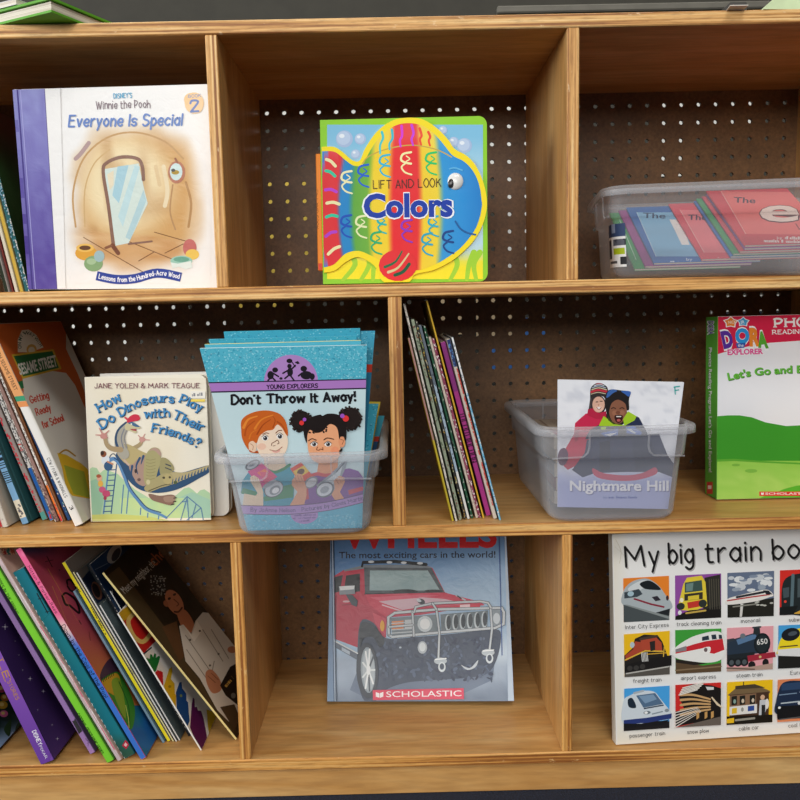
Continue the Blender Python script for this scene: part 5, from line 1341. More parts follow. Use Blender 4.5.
    a.poly([(20, 20), (52, 20), (60, 720), (20, 720)], '6C88A8'); a.line([(46, 20), (58, 700)], 3, '28405E'); a.line([(55, 20), (68, 700)], 3, '34485E'); a.line([(51, 20), (62, 700)], 3, 'B4C8DC')
    a.line([(716, 20), (728, 500)], 4, '3A5A9A'); a.poly([(738, 20), (760, 20), (780, 700), (752, 700)], 'B8CADC')
    put_front(a, b)
art_wheels()

# train book
def art_train():
    b = BK['train']; a = front_art(b).crop(610, 530, 4.2105)
    a.field(0, -40, 1000, 960, 12, 14, lambda x, y: lerp('F0F0EE', 'EDE6D2', max(ss(60, 20, x), ss(820, 920, y)) * .8))
    a.sl([(24, 40), (46, 90), (40, 140)], 2, 'D0C8B0'); a.sl([(20, 70), (60, 110), (80, 170)], 1.5, 'D8D2C0')
    for t, p in (('My', [(68, 155), (206, 146)]), ('big', [(250, 141), (350, 136)]), ('train', [(404, 136), (634, 126)]), ('book', [(688, 124), (928, 108)])):
        a.text(t, [(x + 4, y + 5) for x, y in p], 84, 'B0AEAC', 'hand', .12); a.text(t, p, 84, '161414', 'hand', .115)
    a.crop(610, 560, 4.2105)
    Q = {(0, 0): [(55, 77), (248, 66), (249, 252), (57, 262)], (1, 0): [(273, 65), (467, 56), (467, 242), (274, 252)], (2, 0): [(493, 54), (690, 45), (688, 235), (494, 242)], (3, 0): [(714, 43), (910, 34), (908, 224), (712, 232)],
         (0, 1): [(57, 312), (250, 297), (250, 480), (60, 492)], (1, 1): [(273, 294), (467, 287), (466, 468), (275, 478)], (2, 1): [(491, 285), (686, 276), (683, 458), (490, 468)], (3, 1): [(707, 274), (905, 266), (903, 447), (705, 456)],
         (0, 2): [(58, 540), (249, 527), (248, 705), (60, 718)], (1, 2): [(273, 524), (465, 513), (464, 692), (274, 703)], (2, 2): [(490, 512), (682, 501), (680, 680), (488, 692)], (3, 2): [(703, 502), (900, 490), (898, 668), (701, 680)]}
    def t(c, r, bg): a.crop(610, 560, 4.2105); a.tile(Q[(c, r)]); a.rect(0, 0, 100, 100, bg)
    R = random.Random(9)
    # silver express
    t(0, 0, 'EC862C'); a.sm([(0, 30), (14, 12), (34, 4), (56, 5), (78, 22), (94, 46), (105, 62), (103, 76), (62, 82), (0, 62)], 'AEB8BC'); a.sm([(10, 24), (36, 8), (56, 9), (72, 20), (50, 22), (24, 34)], 'D4DADC'); a.sm([(36, 14), (54, 8), (70, 16), (82, 30), (66, 30), (46, 26)], '1A2024'); a.poly([(2, 32), (34, 26), (42, 38), (30, 44), (2, 46)], '3C4850'); a.ell(16, 36, 7, 6, 'A8C4D0'); a.line([(24, 48), (60, 62), (88, 70)], 4, '8A2A3C'); a.poly([(62, 46), (74, 44), (82, 54), (70, 56)], '2E2A34'); a.ell(96, 50, 3, 6, '402A30')
    a.poly([(0, 60), (50, 78), (100, 88), (100, 100), (0, 100)], '4A5254'); a.poly([(0, 60), (8, 60), (100, 92), (100, 98)], '8A9292'); a.poly([(70, 82), (102, 74), (100, 90)], '22262A')
    # yellow works train
    t(1, 0, '9450A4'); a.poly([(64, 8), (98, 2), (100, 100), (60, 96)], '302E28'); a.poly([(8, 62), (18, 20), (26, 6), (58, 3), (66, 18), (70, 72), (40, 82), (10, 78)], 'E6CE3E'); a.poly([(21, 17), (58, 13), (60, 37), (21, 40)], '3E5650'); a.poly([(24, 20), (40, 18), (38, 36), (24, 37)], '6E8A84'); a.poly([(20, 43), (60, 40), (60, 56), (20, 58)], '38342A'); a.poly([(28, 48), (52, 46), (52, 56), (28, 57)], 'E0C83C'); a.poly([(26, 62), (56, 58), (56, 72), (28, 76)], 'C83A30'); a.ell(12, 70, 9, 8, '2E3430'); a.ell(60, 66, 9, 9, '2E3430'); a.ell(14, 56, 4, 5, 'F6F0D8'); a.poly([(0, 92), (30, 80), (70, 78), (100, 72), (100, 100), (0, 100)], '1C1A18'); a.line([(24, 86), (66, 82)], 4, 'C8A850'); a.ell(10, 84, 4, 5, 'E8E8E8')
    for k in range(5): a.line([(74 + k * 5, 12), (76 + k * 5, 80)], 1.5, '5A564A')
    # monorail
    t(2, 0, '66748C')
    for k in range(26): a.ell(R.uniform(8, 92), R.uniform(8, 42), R.uniform(5, 13), R.uniform(3, 8), R.choice(['C8CED4', '9AA6B4', 'E0E4E6', '8492A6']), 0, 9)
    a.poly([(0, 70), (100, 60), (100, 100), (0, 100)], '25241E'); a.sm([(0, 58), (30, 50), (70, 42), (88, 42), (99, 54), (90, 58), (60, 66), (0, 71)], 'EAE6E0'); a.line([(0, 62), (50, 56), (90, 52)], 3, 'B84040'); a.line([(20, 55), (78, 46)], 5, '2C2E34'); a.poly([(76, 42), (88, 43), (97, 52), (84, 52)], '22242A'); a.poly([(28, 70), (34, 70), (31, 99), (26, 99)], 'D8D6D0'); a.line([(12, 76), (60, 72)], 3, '8A887E')
    for k in range(6): a.ell(R.uniform(60, 96), R.uniform(66, 80), 4, 2, 'B8B8AE')
    # subway
    t(3, 0, 'DC3028'); a.sm([(4, 80), (6, 30), (24, 12), (60, 8), (104, 6), (104, 100), (10, 96)], '222A2C'); a.line([(28, 12), (26, 84)], 7, '5A7078'); a.poly([(38, 20), (70, 18), (70, 60), (38, 62)], '4A585C'); a.poly([(6, 40), (20, 38), (20, 60), (8, 62)], '46545A'); a.ell(12, 70, 3, 3, 'E84838'); a.poly([(28, 98), (60, 84), (100, 74), (100, 100)], 'D8A840'); a.poly([(0, 82), (40, 80), (30, 100), (0, 100)], '181C1C')
    # freight
    t(0, 1, 'F2C01E'); a.poly([(0, 66), (0, 50), (18, 34), (24, 12), (44, 4), (74, 8), (84, 24), (96, 60), (60, 66), (0, 84)], '24211F'); a.poly([(2, 50), (20, 36), (24, 18), (40, 22), (42, 44), (4, 62)], 'AE4832'); a.poly([(36, 16), (70, 12), (82, 26), (84, 46), (60, 44), (40, 40)], 'B24A34'); a.line([(36, 14), (72, 10)], 6, '4A3A30'); a.line([(2, 60), (46, 42), (84, 46)], 3, 'E0B840'); a.poly([(56, 22), (68, 20), (68, 42), (58, 44)], '2C2826'); a.ell(18, 26, 5, 7, 'B8C8CC'); a.poly([(0, 72), (60, 60), (104, 56), (104, 80), (0, 92)], '1C1A1A')
    for k in range(5): a.line([(38 + k * 3, 46), (40 + k * 3, 66)], 1.6, 'D8D8D4')
    for x, y in ((12, 80), (26, 80), (40, 78)): a.ell(x, y, 6, 6, '3C3A38')
    a.line([(88, 36), (86, 58)], 2, 'E0B840'); a.line([(50, 50), (92, 50)], 2, 'D8A838'); a.poly([(0, 90), (100, 80), (100, 100), (0, 100)], '58544E'); a.line([(4, 92), (98, 82)], 3, 'B8B6B0')
    # airport express
    t(1, 1, '40A03C'); a.sm([(-2, 42), (30, 20), (60, 10), (88, 6), (102, 14), (108, 48), (102, 70), (78, 78), (40, 74), (-2, 62)], 'EEEEEA'); a.poly([(0, 46), (40, 34), (66, 28), (103, 24), (107, 50), (84, 58), (66, 54), (60, 44), (0, 54)], 'CE2A34'); a.poly([(0, 44), (24, 37), (24, 48), (0, 51)], '8A8488'); a.sm([(60, 44), (76, 42), (74, 56), (62, 54)], 'F2F0EC'); a.poly([(58, 18), (72, 15), (74, 25), (58, 27)], '2C3844'); a.poly([(78, 14), (88, 13), (90, 24), (80, 25)], '2C3844'); a.poly([(94, 14), (101, 15), (102, 24), (95, 24)], '2C3844'); a.ell(66, 48, 4, 5, '706060'); a.poly([(0, 70), (60, 84), (100, 80), (100, 100), (0, 100)], '5E4A34'); a.poly([(0, 66), (40, 74), (70, 80), (40, 82), (0, 74)], '28221E'); a.line([(0, 92), (100, 88)], 3, '8A7458')
    # steam
    t(2, 1, 'EAA4AC'); a.poly([(0, 30), (30, 22), (60, 14), (84, 18), (90, 34), (90, 60), (40, 64), (0, 70)], '2A3848'); a.poly([(0, 26), (14, 24), (20, 28), (0, 34)], '343C44'); a.poly([(20, 28), (60, 16), (66, 26), (24, 40)], '5C7CA0'); a.poly([(58, 0), (70, 0), (72, 18), (56, 18)], '2A3034'); a.line([(56, 2), (72, 1)], 4, '3A4044'); a.ell(34, 20, 6, 6, '707880'); a.ell(76, 40, 18, 25, '1C2226'); a.ell(76, 40, 14, 20, '262E32'); a.text('650', [(65, 42), (88, 40)], 13, 'E8E8E4', 'sans', bold=.01); a.poly([(0, 62), (60, 58), (60, 78), (0, 84)], '22282C')
    for x in (10, 24, 38): a.ell(x, 80, 9, 10, '1A1E20'); a.ell(x, 80, 5, 6, '50585C')
    a.poly([(44, 66), (104, 60), (106, 72), (46, 80)], 'A42A3C'); a.ell(72, 70, 3, 3, 'D8C080'); a.ell(54, 88, 8, 9, '201E20'); a.ell(84, 84, 7, 9, '201E20'); a.poly([(0, 90), (50, 92), (100, 86), (100, 100), (0, 100)], 'B89A8C'); a.line([(0, 92), (60, 98)], 3, '6A5850')
    # blunt yellow-nosed express
    t(3, 1, '46A2DE'); a.sm([(-2, 60), (6, 30), (30, 12), (60, 8), (104, 14), (104, 80), (40, 72), (0, 66)], 'F4DC24'); a.ell(26, 22, 20, 15, '1A1E24', -.2); a.ell(30, 20, 10, 5, '4A545E', -.2); a.poly([(-2, 56), (40, 54), (104, 60), (104, 80), (0, 70)], 'E4E6E6'); a.line([(4, 50), (40, 48)], 3, '5A4A2A'); a.poly([(60, 40), (104, 30), (104, 64), (46, 60)], '8A98B0'); a.poly([(0, 70), (100, 78), (100, 100), (0, 100)], '20201E')
    # passenger
    t(0, 2, '48A4E6'); a.poly([(-2, 82), (60, 80), (100, 84), (100, 100), (-2, 100)], '201E20'); a.sm([(-2, 30), (14, 16), (40, 8), (66, 12), (80, 30), (96, 52), (105, 66), (103, 78), (60, 82), (-2, 84)], 'D2DCE4'); a.line([(22, 12), (42, 8)], 5, 'AEB8C0'); a.poly([(26, 18), (68, 15), (86, 42), (42, 48)], '54708E'); a.poly([(32, 20), (64, 18), (72, 30), (46, 38)], '7E9CBA'); a.sm([(8, 26), (18, 24), (26, 46), (10, 44)], '1E2C3C'); a.line([(44, 50), (86, 45)], 3, '26384E'); a.poly([(-2, 74), (50, 72), (105, 66), (104, 78), (50, 84), (-2, 84)], '2A3A78'); a.ell(50, 60, 8, 4, '6E7A84'); a.ell(48, 60, 4, 3, 'F2F4F4'); a.ell(94, 58, 5, 4, '8A949C'); a.line([(62, 64), (84, 60)], 3, '8896A0'); a.poly([(-2, 82), (50, 86), (100, 80), (86, 92), (0, 94)], '1A1A1E')
    # snow plow
    t(1, 2, 'D22E2A'); a.poly([(8, 30), (20, 6), (40, 0), (56, 2), (80, 6), (100, 14), (100, 92), (40, 92), (0, 98), (0, 62), (20, 60)], '1C1816')
    for k in range(5): a.sl([(12, 24 + k * 12), (40, 26 + k * 10), (76, 38 + k * 6)], 6, 'CBA26E', 4)
    for k in range(5): a.line([(8 + k * 2, 24 - k * 4), (48 + k * 4, 14 - k * 4)], 2.6, 'E8E2D8')
    for k in range(6): a.line([(-2, 100 - k * 7), (56 - k * 1.5, 66 - k * 2.2)], 2.2, 'E8E2D8', w2=1.0)
    for k in range(4): a.line([(80 + k * 3, 34 + k * 4), (92 + k * 3, 52 + k * 2)], 3, 'E6D2B0')
    for x in (46, 64, 78): a.poly([(x, 68), (x + 6, 66), (x + 6, 80), (x, 84)], 'C89A5C')
    a.poly([(66, 8), (84, 10), (84, 16), (70, 16)], 'DADADA'); a.poly([(10, 98), (100, 80), (100, 100), (0, 100)], '6A6058')
    # cable car
    t(2, 2, 'F6C61A'); a.poly([(2, 30), (18, 16), (70, 14), (94, 26), (94, 32), (4, 32)], '7A6446'); a.poly([(18, 10), (60, 8), (84, 18), (18, 18)], '4A3E30'); a.line([(36, 2), (36, 9)], 2, '3A3026'); a.poly([(6, 30), (92, 28), (92, 84), (6, 80)], '4A3426'); a.poly([(6, 32), (64, 30), (64, 56), (6, 58)], '8A6A50')
    for x in (10, 28, 50): a.poly([(x, 34), (x + 12, 33), (x + 12, 54), (x, 55)], '22221E'); a.ell(x + 7, 46, 3, 5, R.choice(['8AA89A', 'D8C8B0', '9AA8B8']))
    a.poly([(6, 58), (66, 55), (66, 76), (6, 78)], 'E9E7E2'); a.poly([(11, 62), (22, 61), (22, 74), (11, 75)], 'E6BE2A'); a.poly([(46, 59), (60, 58), (60, 70), (46, 71)], '34509A'); a.ell(34, 66, 3, 5, '9A9A92'); a.ell(78, 40, 5, 6, 'D8B090'); a.poly([(72, 46), (86, 46), (88, 64), (82, 82), (70, 82)], 'C8CCD0'); a.poly([(76, 58), (84, 58), (84, 82), (76, 82)], '2A2A2A'); a.ell(88, 56, 4, 12, 'E8E4E0'); a.poly([(0, 80), (100, 82), (100, 100), (0, 100)], '1C1812'); a.poly([(0, 86), (16, 84), (16, 96), (0, 96)], 'F0C020'); a.line([(20, 90), (60, 88)], 5, '9A968A')
    # coal
    t(3, 2, 'E48A5C'); a.sm([(-3, 50), (6, 14), (24, 4), (60, 6), (104, 4), (104, 86), (40, 88), (-3, 80)], '1E2E48'); a.poly([(8, 10), (60, 8), (100, 10), (100, 24), (8, 26)], '2E4668'); a.line([(4, 36), (40, 34)], 2.4, '7890AA'); a.line([(8, 56), (46, 54)], 3, 'B8C4CC'); a.line([(48, 32), (60, 50)], 2.4, 'C0CCD4'); a.poly([(-3, 62), (100, 64), (100, 94), (0, 94)], '14161A'); a.ell(4, 66, 3, 3, 'E8ECEC'); a.ell(46, 58, 3, 4, 'DDE2E4'); a.line([(4, 94), (98, 88)], 3, '5A5A5A')
    a.crop(610, 560, 4.2105)
    for s, p in (('Inter City Express', [(63, 289), (244, 278)]), ('track cleaning train', [(279, 276), (465, 268)]), ('monorail', [(549, 263), (628, 258)]), ('subway train', [(750, 258), (866, 250)]),
                 ('freight train', [(96, 515), (213, 508)]), ('airport express', [(297, 503), (442, 495)]), ('steam train', [(530, 492), (638, 486)]), ('Eurostar', [(757, 481), (846, 474)]),
                 ('passenger train', [(81, 745), (228, 733)]), ('snow plow', [(323, 729), (412, 722)]), ('cable car', [(540, 715), (622, 708)]), ('coal train', [(748, 702), (838, 695)])):
        a.text(s, p, 16, '2E2C2C', 'hand', .1)
    put_front(a, b)
art_train()

# orange and white hardcover at the end of the middle row
def art_street():
    b = BK['street']; a = front_art(b).crop(0, 310, 6.67)
    a.field(-200, -100, 800, 1500, 6, 8, lambda x, y: 'E2DDD4')
    a.poly([(-300, -100), (440, -100), (440, 260), (520, 430), (600, 640), (640, 760), (560, 640), (500, 500), (440, 420), (335, 405), (150, 455), (158, 560), (100, 520), (-300, -20)], 'D2682E')
    a.poly([(118, 282), (118, 200), (145, 135), (190, 130), (240, 165), (290, 250), (200, 282)], 'EFE6D4'); a.ell(210, 262, 34, 34, 'D8A850', 0); a.ell(210, 268, 22, 22, 'E8DCC4')
    a.text('ON MY WAY WITH', [(143, 258), (142, 205), (166, 165), (215, 180), (268, 246)], 24, '2A4A2A', 'sans', bold=.01)
    a.poly([(76, 298), (355, 262), (410, 392), (150, 460)], 'DDB53A'); a.poly([(90, 308), (348, 274), (392, 386), (154, 444)], '2A6E3E')
    a.text('SESAME STREET', [(132, 432), (384, 372)], 76, 'F2F0E8', 'sans', bold=.03)
    a.poly([(118, 480), (150, 470), (158, 520), (128, 530)], '2E7A48')
    for s, p in (('Getting', [(206, 622), (326, 588)]), ('Ready', [(246, 704), (340, 672)]), ('for School', [(290, 790), (426, 738)])): a.text(s, p, 46, 'CC4026', 'hand', .15)
    a.crop(0, 420, 6.67)
    a.poly([(380, 220), (440, 232), (540, 290), (585, 330), (620, 530), (480, 505), (440, 462), (415, 330)], 'E0B62E'); a.poly([(425, 300), (560, 345), (600, 520), (490, 495), (450, 400)], 'A4AC3C'); a.sl([(395, 225), (440, 200), (500, 240)], 10, 'B88A20')
    put_front(a, b)
    s = spine_art(b).crop(0, 310, 6.67)
    s.poly([(-300, -300), (300, -300), (170, 575), (-100, 585)], 'E8A468'); s.poly([(0, 588), (200, 566), (200, 602), (0, 622)], '3E9A72'); s.poly([(0, 622), (220, 602), (220, 640), (0, 660)], 'E8965A')
    s.text('ON MY WAY WITH SESAME STREET', [(-125, 70), (98, 540)], 25, '3A2A22', 'sans')
    s.crop(0, 420, 6.67); s.text('CTW / FUNK & WAGNALLS', [(312, 258), (432, 518)], 20, '4A4A4C', 'hand', .12); s.text('3', [(458, 580), (474, 604)], 26, '333333', 'sans')
    put_spine(s, b)
art_street()

def bands(key, bs, ticks=(), text=()):
    """spine colours: (from, to, colour) measured down the spine 0-1, ticks (from, to, colour, n) for small ornament"""
    b = BK[key]; s = spine_art(b).local(); R = random.Random(len(key) + 3)
    for v0, v1, c in bs: s.poly([(-.1, v0), (1.1, v0), (1.1, v1), (-.1, v1)], c)
    for t in ticks:
        v0, v1, c, n = t[:4]; u0, u1 = t[4:6] if len(t) > 4 else (.15, .85)
        for _ in range(n):
            v, u = R.uniform(v0, v1), R.uniform(u0, u1); s.poly([(u - .1, v), (u + .16, v), (u + .16, v + .009), (u - .1, v + .007)], c)
    for d in text: s.mode = 'mm'; W, H = b['W'] * 1000, b['H'] * 1000; t, v0, v1, u, h, c, st = d; s.text(t, [(W * u, H * (1 - v0)), (W * u, H * (1 - v1))], W * h, c, st, .16)
    put_spine(s, b)
bands('ml_red', [(0, .75, 'C83024'), (.75, .86, 'E8A030'), (.86, 1, 'CC2420')], [(.5, .95, 'F0D8A0', 12)])
bands('ml_orange', [(0, .9, 'D8662E'), (.9, 1, '5A9A3C')], [(.6, .9, 'F0B060', 10)])
bands('ml_multi', [(0, 1, 'E6E2DA'), (.93, 1, 'B83038')], [(.3, .93, '3A5A48', 60, .0, 1), (.3, .93, '2A2A30', 40, .0, 1)])
bands('ml_blue', [(0, .865, '86B8E0'), (.865, .965, 'EDE6D0'), (.965, 1, '7EACD4')], [(.88, .95, '6A6A70', 12, .2, .7)], [('READING', .60, .79, .28, .5, '1C2A34', 'sans')])
bands('ml_redletters', [(0, .955, 'A99E98'), (.955, 1, '5AA8A0')], [(.38, .95, 'D83A4A', 70, .1, .5)])
bands('ml_whiteblue', [(0, .70, 'ECE8E2'), (.70, .95, '2668B8'), (.95, 1, '3A78C0')], [(.2, .69, '5A5A60', 60, .1, .8), (.56, .6, 'D83A3A', 6), (.95, .99, 'D83A3A', 8)])
bands('ml_brown', [(0, 1, 'A08078')], [(.2, 1, 'F2EEE8', 120, -.1, .12), (.75, 1, '6A4A48', 30)])
bands('ml_orange2', [(0, .80, 'F0ECE6'), (.80, .97, 'F08030'), (.97, 1, 'E04848')], [(.2, .8, '8A8078', 60), (.9, 1, 'E04848', 10)])
bands('ml_navy', [(0, .5, '2A6A86'), (.5, 1, '244E86')], [(.1, .95, '78B0C0', 40, .6, .95), (.7, .95, 'E8E8E0', 3)])
bands('ml_grey', [(0, 1, 'CFCABF')], [(.2, 1, 'B8B2A6', 20)])
b = BK['ml_lime']; a = front_art(b).local(); a.field(0, 0, 1, 1, 6, 10, lambda x, y: lerp('8E9E28', 'C2C63A', vn(x * 5, y * 8))); put_front(a, b)

bands('ul_green', [(0, 1, '2A6E74')], [(.1, 1, 'F2F2EC', 150, .75, 1.0), (.3, .95, '8AB8D0', 60)])
b = BK['ul_green']; a = front_art(b).local(); a.field(0, 0, 1, 1, 8, 12, lambda x, y: lerp(lerp('1E3C1E', '2E5A2A', vn(x * 5, y * 7)), '6A3A2A', ss(.35, .05, y))); put_front(a, b)

# thin row
def edge_bits(key, cols, n=70): bands(key, [], [(.0, 1, c, n, -.05, 1.0) for c in cols])
bands('mr1', [(0, .55, 'B08280'), (.55, 1, 'C8B430')])
edge_bits('mr2', ['2E2A28', '8A8478', 'F0ECE2'], 40); edge_bits('mr3', ['B8BEA8', '5A6650', '7A3A34'], 40); edge_bits('mr4', ['D8D4C0', '8A9A50', 'C09A40'], 40)
bands('mr5', [(0, .3, '6A7480'), (.3, .75, 'A8BCCC'), (.75, 1, 'E8E8E4')], [(.2, .7, '3A4654', 20)])
edge_bits('mr6', ['E4E4DC', '16382A'], 40); edge_bits('mr7', ['B8A898', 'ECE2D6'], 20); edge_bits('mr8', ['F2E6E6', '6A1A3A', 'F2E6E6'], 60)
edge_bits('mr9', ['C89A24'], 10)
bands('mr10', [(0, .28, '98388A'), (.28, 1, 'BC4096')])
b = BK['mr10']; s = spine_art(b).mm(); W, H = b['W'] * 1000, b['H'] * 1000
s.z += .0001; s.text('THE OUTSIDE DOG', [(W * .2, H * .60), (W * .2, H * .31)], W * .62, '200C1E', 'sans', bold=.03); s.dashes((W * .25, H * .92), (W * .25, H * .74), 2.6, '4A1A44', 1); s.dashes((W * .25, H * .20), (W * .25, H * .10), 2.4, '6A2458', 2); put_spine(s, b)
bands('mr11', [(0, .15, '2A3A6A'), (.15, 1, 'DDD2C4')], [(.02, .14, '5A90C8', 14), (.16, .64, 'E04840', 160, .62, .95), (.68, .92, 'E04840', 70, .62, .95)])
bands('mr12', [(0, .3, 'F0F0EE'), (.3, 1, '7CC4E0')], [(.02, .35, '7A8088', 20), (.3, .98, 'E8F2F4', 90), (.3, .98, '2AA0D0', 40)])

# ------------------------------------------------------------------ bottom row
def art_bottom():
    b = BK['purple']; a = front_art(b).crop(0, 600, 8)
    a.field(-600, -600, 700, 1500, 16, 20, lambda x, y: lerp(lerp('2A1A44', '4A2E70', vn(x / 220, y / 220)), '6A4A96', ss(700, 1300, y) * .6))
    for x, y, r in ((40, 215, 22), (240, 630, 16), (345, 730, 14), (180, 560, 6), (150, 440, 5), (458, 1110, 12), (415, 1000, 8), (300, 880, 6), (120, 330, 5)):
        a.line([(x - r, y), (x + r, y)], r * .18, 'D8CCE8'); a.line([(x, y - r), (x, y + r)], r * .18, 'D8CCE8'); a.ell(x, y, r * .32, r * .32, 'F4F0FA')
    put_front(a, b)
    s = spine_art(b).crop(0, 600, 8); s.field(-300, -400, 400, 1500, 3, 12, lambda x, y: lerp('8654B4', '6E42A0', ss(400, 1300, y)))
    s.text('LE', [(-18, 490), (38, 640)], 46, 'C08A50', 'serif', .2); s.text('STORIES', [(58, 655), (130, 800)], 28, 'B8824A', 'serif', .16)
    s.crop(0, 660, 6.154); s.text('DISNEY', [(198, 440), (238, 525)], 24, 'F4F0F8', 'hand', .16); s.text('PIXAR', [(240, 530), (280, 606)], 15, 'F4F0F8', 'serif', .14); put_spine(s, b)
    b = BK['lav']; s = spine_art(b).crop(50, 680, 10); s.poly([(220, 410), (300, 390), (345, 490), (290, 540)], '3C3A3C'); s.poly([(240, 405), (250, 380), (262, 400)], '3C3A3C')
    s.line([(355, 585), (375, 610), (385, 585)], 5, '5A4468'); s.line([(385, 600), (380, 660)], 4, '5A4468'); s.line([(415, 600), (410, 655)], 4, '5A4468'); s.line([(370, 632), (425, 620)], 4, '5A4468')
    s.crop(0, 560, 10); s.dashes((60, 400), (215, 680), 14, '5A4468', 4); put_spine(s, b)
    b = BK['green']; s = spine_art(b).crop(0, 560, 10); s.text('HOPES IN THE SPRING', [(-40, 170), (160, 545)], 30, '1E3A10', 'hand', .14)
    s.crop(50, 680, 10); s.text('CARDINAL GEOGRAPHIC SERIES', [(262, 345), (510, 745)], 32, '1E3A10', 'hand', .14); put_spine(s, b)
    b = BK['pink1']; s = spine_art(b).local(); s.field(0, 0, 1, 1, 4, 24, lambda x, y: lerp('CDB6BA', 'DDCBCB', vn(x * 3, y * 30))); s.poly([(.62, .28), (.98, .28), (.98, .95), (.62, .95)], 'D87888'); s.specks(0, .2, 1, 1, 30, .08, ['F4F0EE'], 2); put_spine(s, b)
    b = BK['pink1']; a = front_art(b).crop(0, 540, 6.154)
    for k in range(8): a.poly([(-60 + k * 26, -40), (-40 + k * 26, 0), (-10 + k * 26, 90), (-34 + k * 26, 90)], ['D8705A', 'EBD8C8', 'C84A4A', '3A8A80'][k % 4])
    for k in range(30): a.ell(random.Random(k).uniform(0, 90), random.Random(k + 50).uniform(20, 90), 5, 5, 'F0C8A0', 0, 7)
    put_front(a, b)
    b = BK['teal']; s = spine_art(b).crop(0, 560, 10); s.field(-100, -50, 1500, 2200, 10, 24, lambda x, y: lerp(lerp('177486', '1E7E86', vn(x / 120, y / 120)), '2E5A4A', ss(1700, 1900, y)))
    s.line([(372, 335), (478, 530)], 13, '1A2A30'); s.line([(400, 345), (430, 400)], 9, '1A2A30'); s.line([(385, 390), (412, 380)], 9, '1A2A30'); s.line([(455, 520), (495, 510)], 9, '1A2A30'); s.line([(425, 610), (500, 530)], 3, '0E5A64')
    s.crop(50, 680, 10); s.poly([(720, 655), (755, 598), (795, 640), (762, 692)], 'B82440'); s.poly([(738, 650), (755, 622), (775, 645), (760, 668)], 'E8B8B8')
    s.line([(150, -1300), (262, 0)], 1, '1E7E86', cap=False)
    for k in range(34):
        v = k / 34 + .02; R = random.Random(k); s.mode = 'uv'; s.poly([(0, v), (.05 + R.uniform(0, .05), v), (.05, v + .015), (0, v + .012)], 'E8F0F0')
    put_spine(s, b)
    b = BK['pool']; a = front_art(b).crop(60, 560, 11.43)
    def sun(x, y):
        px, py = 60 + x / 11.43, 560 + y / 11.43
        c = lerp('A63C58', 'C05060', vn(x / 200, y / 260)); c = lerp(c, 'C8763E', ss(610, 690, py)); c = lerp(c, '2A3A66', ss(560, 546, py) * ss(70, 30, px)); return c
    a.field(-600, -300, 1200, 2300, 22, 26, sun)
    a.sl([(25, 410), (60, 378), (110, 400), (185, 470), (222, 605), (140, 545), (110, 520), (60, 505), (25, 410)], 24, '1C1216'); a.sl([(85, 280), (80, 235), (120, 230), (180, 310), (170, 360), (120, 350), (85, 300)], 20, '1C1216')
    a.line([(-150, -40), (-90, 80)], 10, '1C1216'); a.line([(-170, 20), (-80, 0)], 8, '1C1216'); a.line([(-10, 110), (-4, 120)], 10, '1C1216'); a.line([(215, 690), (240, 735)], 9, '3A1E1C'); a.line([(330, 820), (345, 920)], 6, '6A2E24')
    for p in ([(-140, 100), (200, 700)], [(-90, 300), (100, 760)]): a.line(p, 6, 'D08A50', w2=2)
    a.crop(0, 530, 2.963)
    a.field(240, 520, 620, 740, 18, 16, lambda x, y: lerp(lerp('1C4E96', '2A7EC4', vn(x / 30, y / 40)), '1E7A72', .5 * ss(.55, .8, vn(x / 50, y / 30, 3))))
    a.sm([(296, 440), (312, 395), (335, 380), (352, 420), (362, 470), (330, 470)], '4A2E44')
    a.sm([(292, 455), (345, 420), (372, 455), (398, 520), (396, 575), (382, 590), (350, 540), (318, 495)], '3E8A2C'); a.sm([(294, 458), (340, 424), (356, 446), (348, 490), (320, 480)], 'D0A028'); a.sm([(330, 450), (352, 440), (366, 490), (372, 560), (345, 510)], '8AA430'); a.sl([(352, 450), (380, 520), (384, 580)], 3, '2A6A24'); a.sl([(372, 520), (380, 560), (382, 590)], 2, 'D8E070')
    for k in range(9): a.line([(296 + k * 5, 456 - k * 3), (294 + k * 5, 444 - k * 3)], 2, '2A2A20')
    put_front(a, b)
    s = spine_art(b).crop(0, 0, 1)
    def sp(x, y):
        c = lerp('F06A9A', 'F7B4CC', ss(.6, .9, vn(x / 7, y / 7))); c = lerp(c, 'E8D8C8', ss(612, 628, y) * ss(650, 636, y) * .8); return lerp(c, '3C74CC', ss(628, 650, y))
    s.field(0, 530, 160, 770, 24, 60, sp)
    s.text('Mitton & Parker-Rees', [(27.5, 567), (55.5, 613.5)], 2.9, '3A1A2A', 'hand', .13); s.text('Down by the Cool of the Pool', [(61.5, 626), (105, 698)], 3.6, '1A1A2C', 'hand', .15); put_spine(s, b)
    for k in ('yellow', 'yellow2'):
        b = BK[k]; s = spine_art(b).crop(60, 560, 11.43)
        for p0, p1 in (([150, 280], [230, 370]), ([350, 540], [520, 860])): s.dashes(p0, p1, 18, '5A5420', 3)
        s.crop(110, 620, 6.667); s.dashes((60, 180), (160, 370), 10, '5A5420', 5); s.dashes((300, 690), (345, 760), 9, '6A6430', 6); put_spine(s, b)
    b = BK['yellow']; a = front_art(b).local(); a.field(0, 0, 1, 1, 6, 10, lambda x, y: lerp('A8A49C', '8A867E', vn(x * 4, y * 6))); put_front(a, b)
    b = BK['white']; a = front_art(b).crop(60, 560, 11.43); a.field(100, -200, 900, 1900, 8, 16, lambda x, y: '5C686A'); a.poly([(255, 215), (335, 120), (520, 430), (430, 500)], '16243E'); a.ell(420, 350, 52, 110, '8A5A44', -.35); a.ell(412, 350, 38, 88, '2A1E22', -.35); a.poly([(160, 150), (290, 40), (330, 115), (250, 215)], '7E7870'); put_front(a, b)
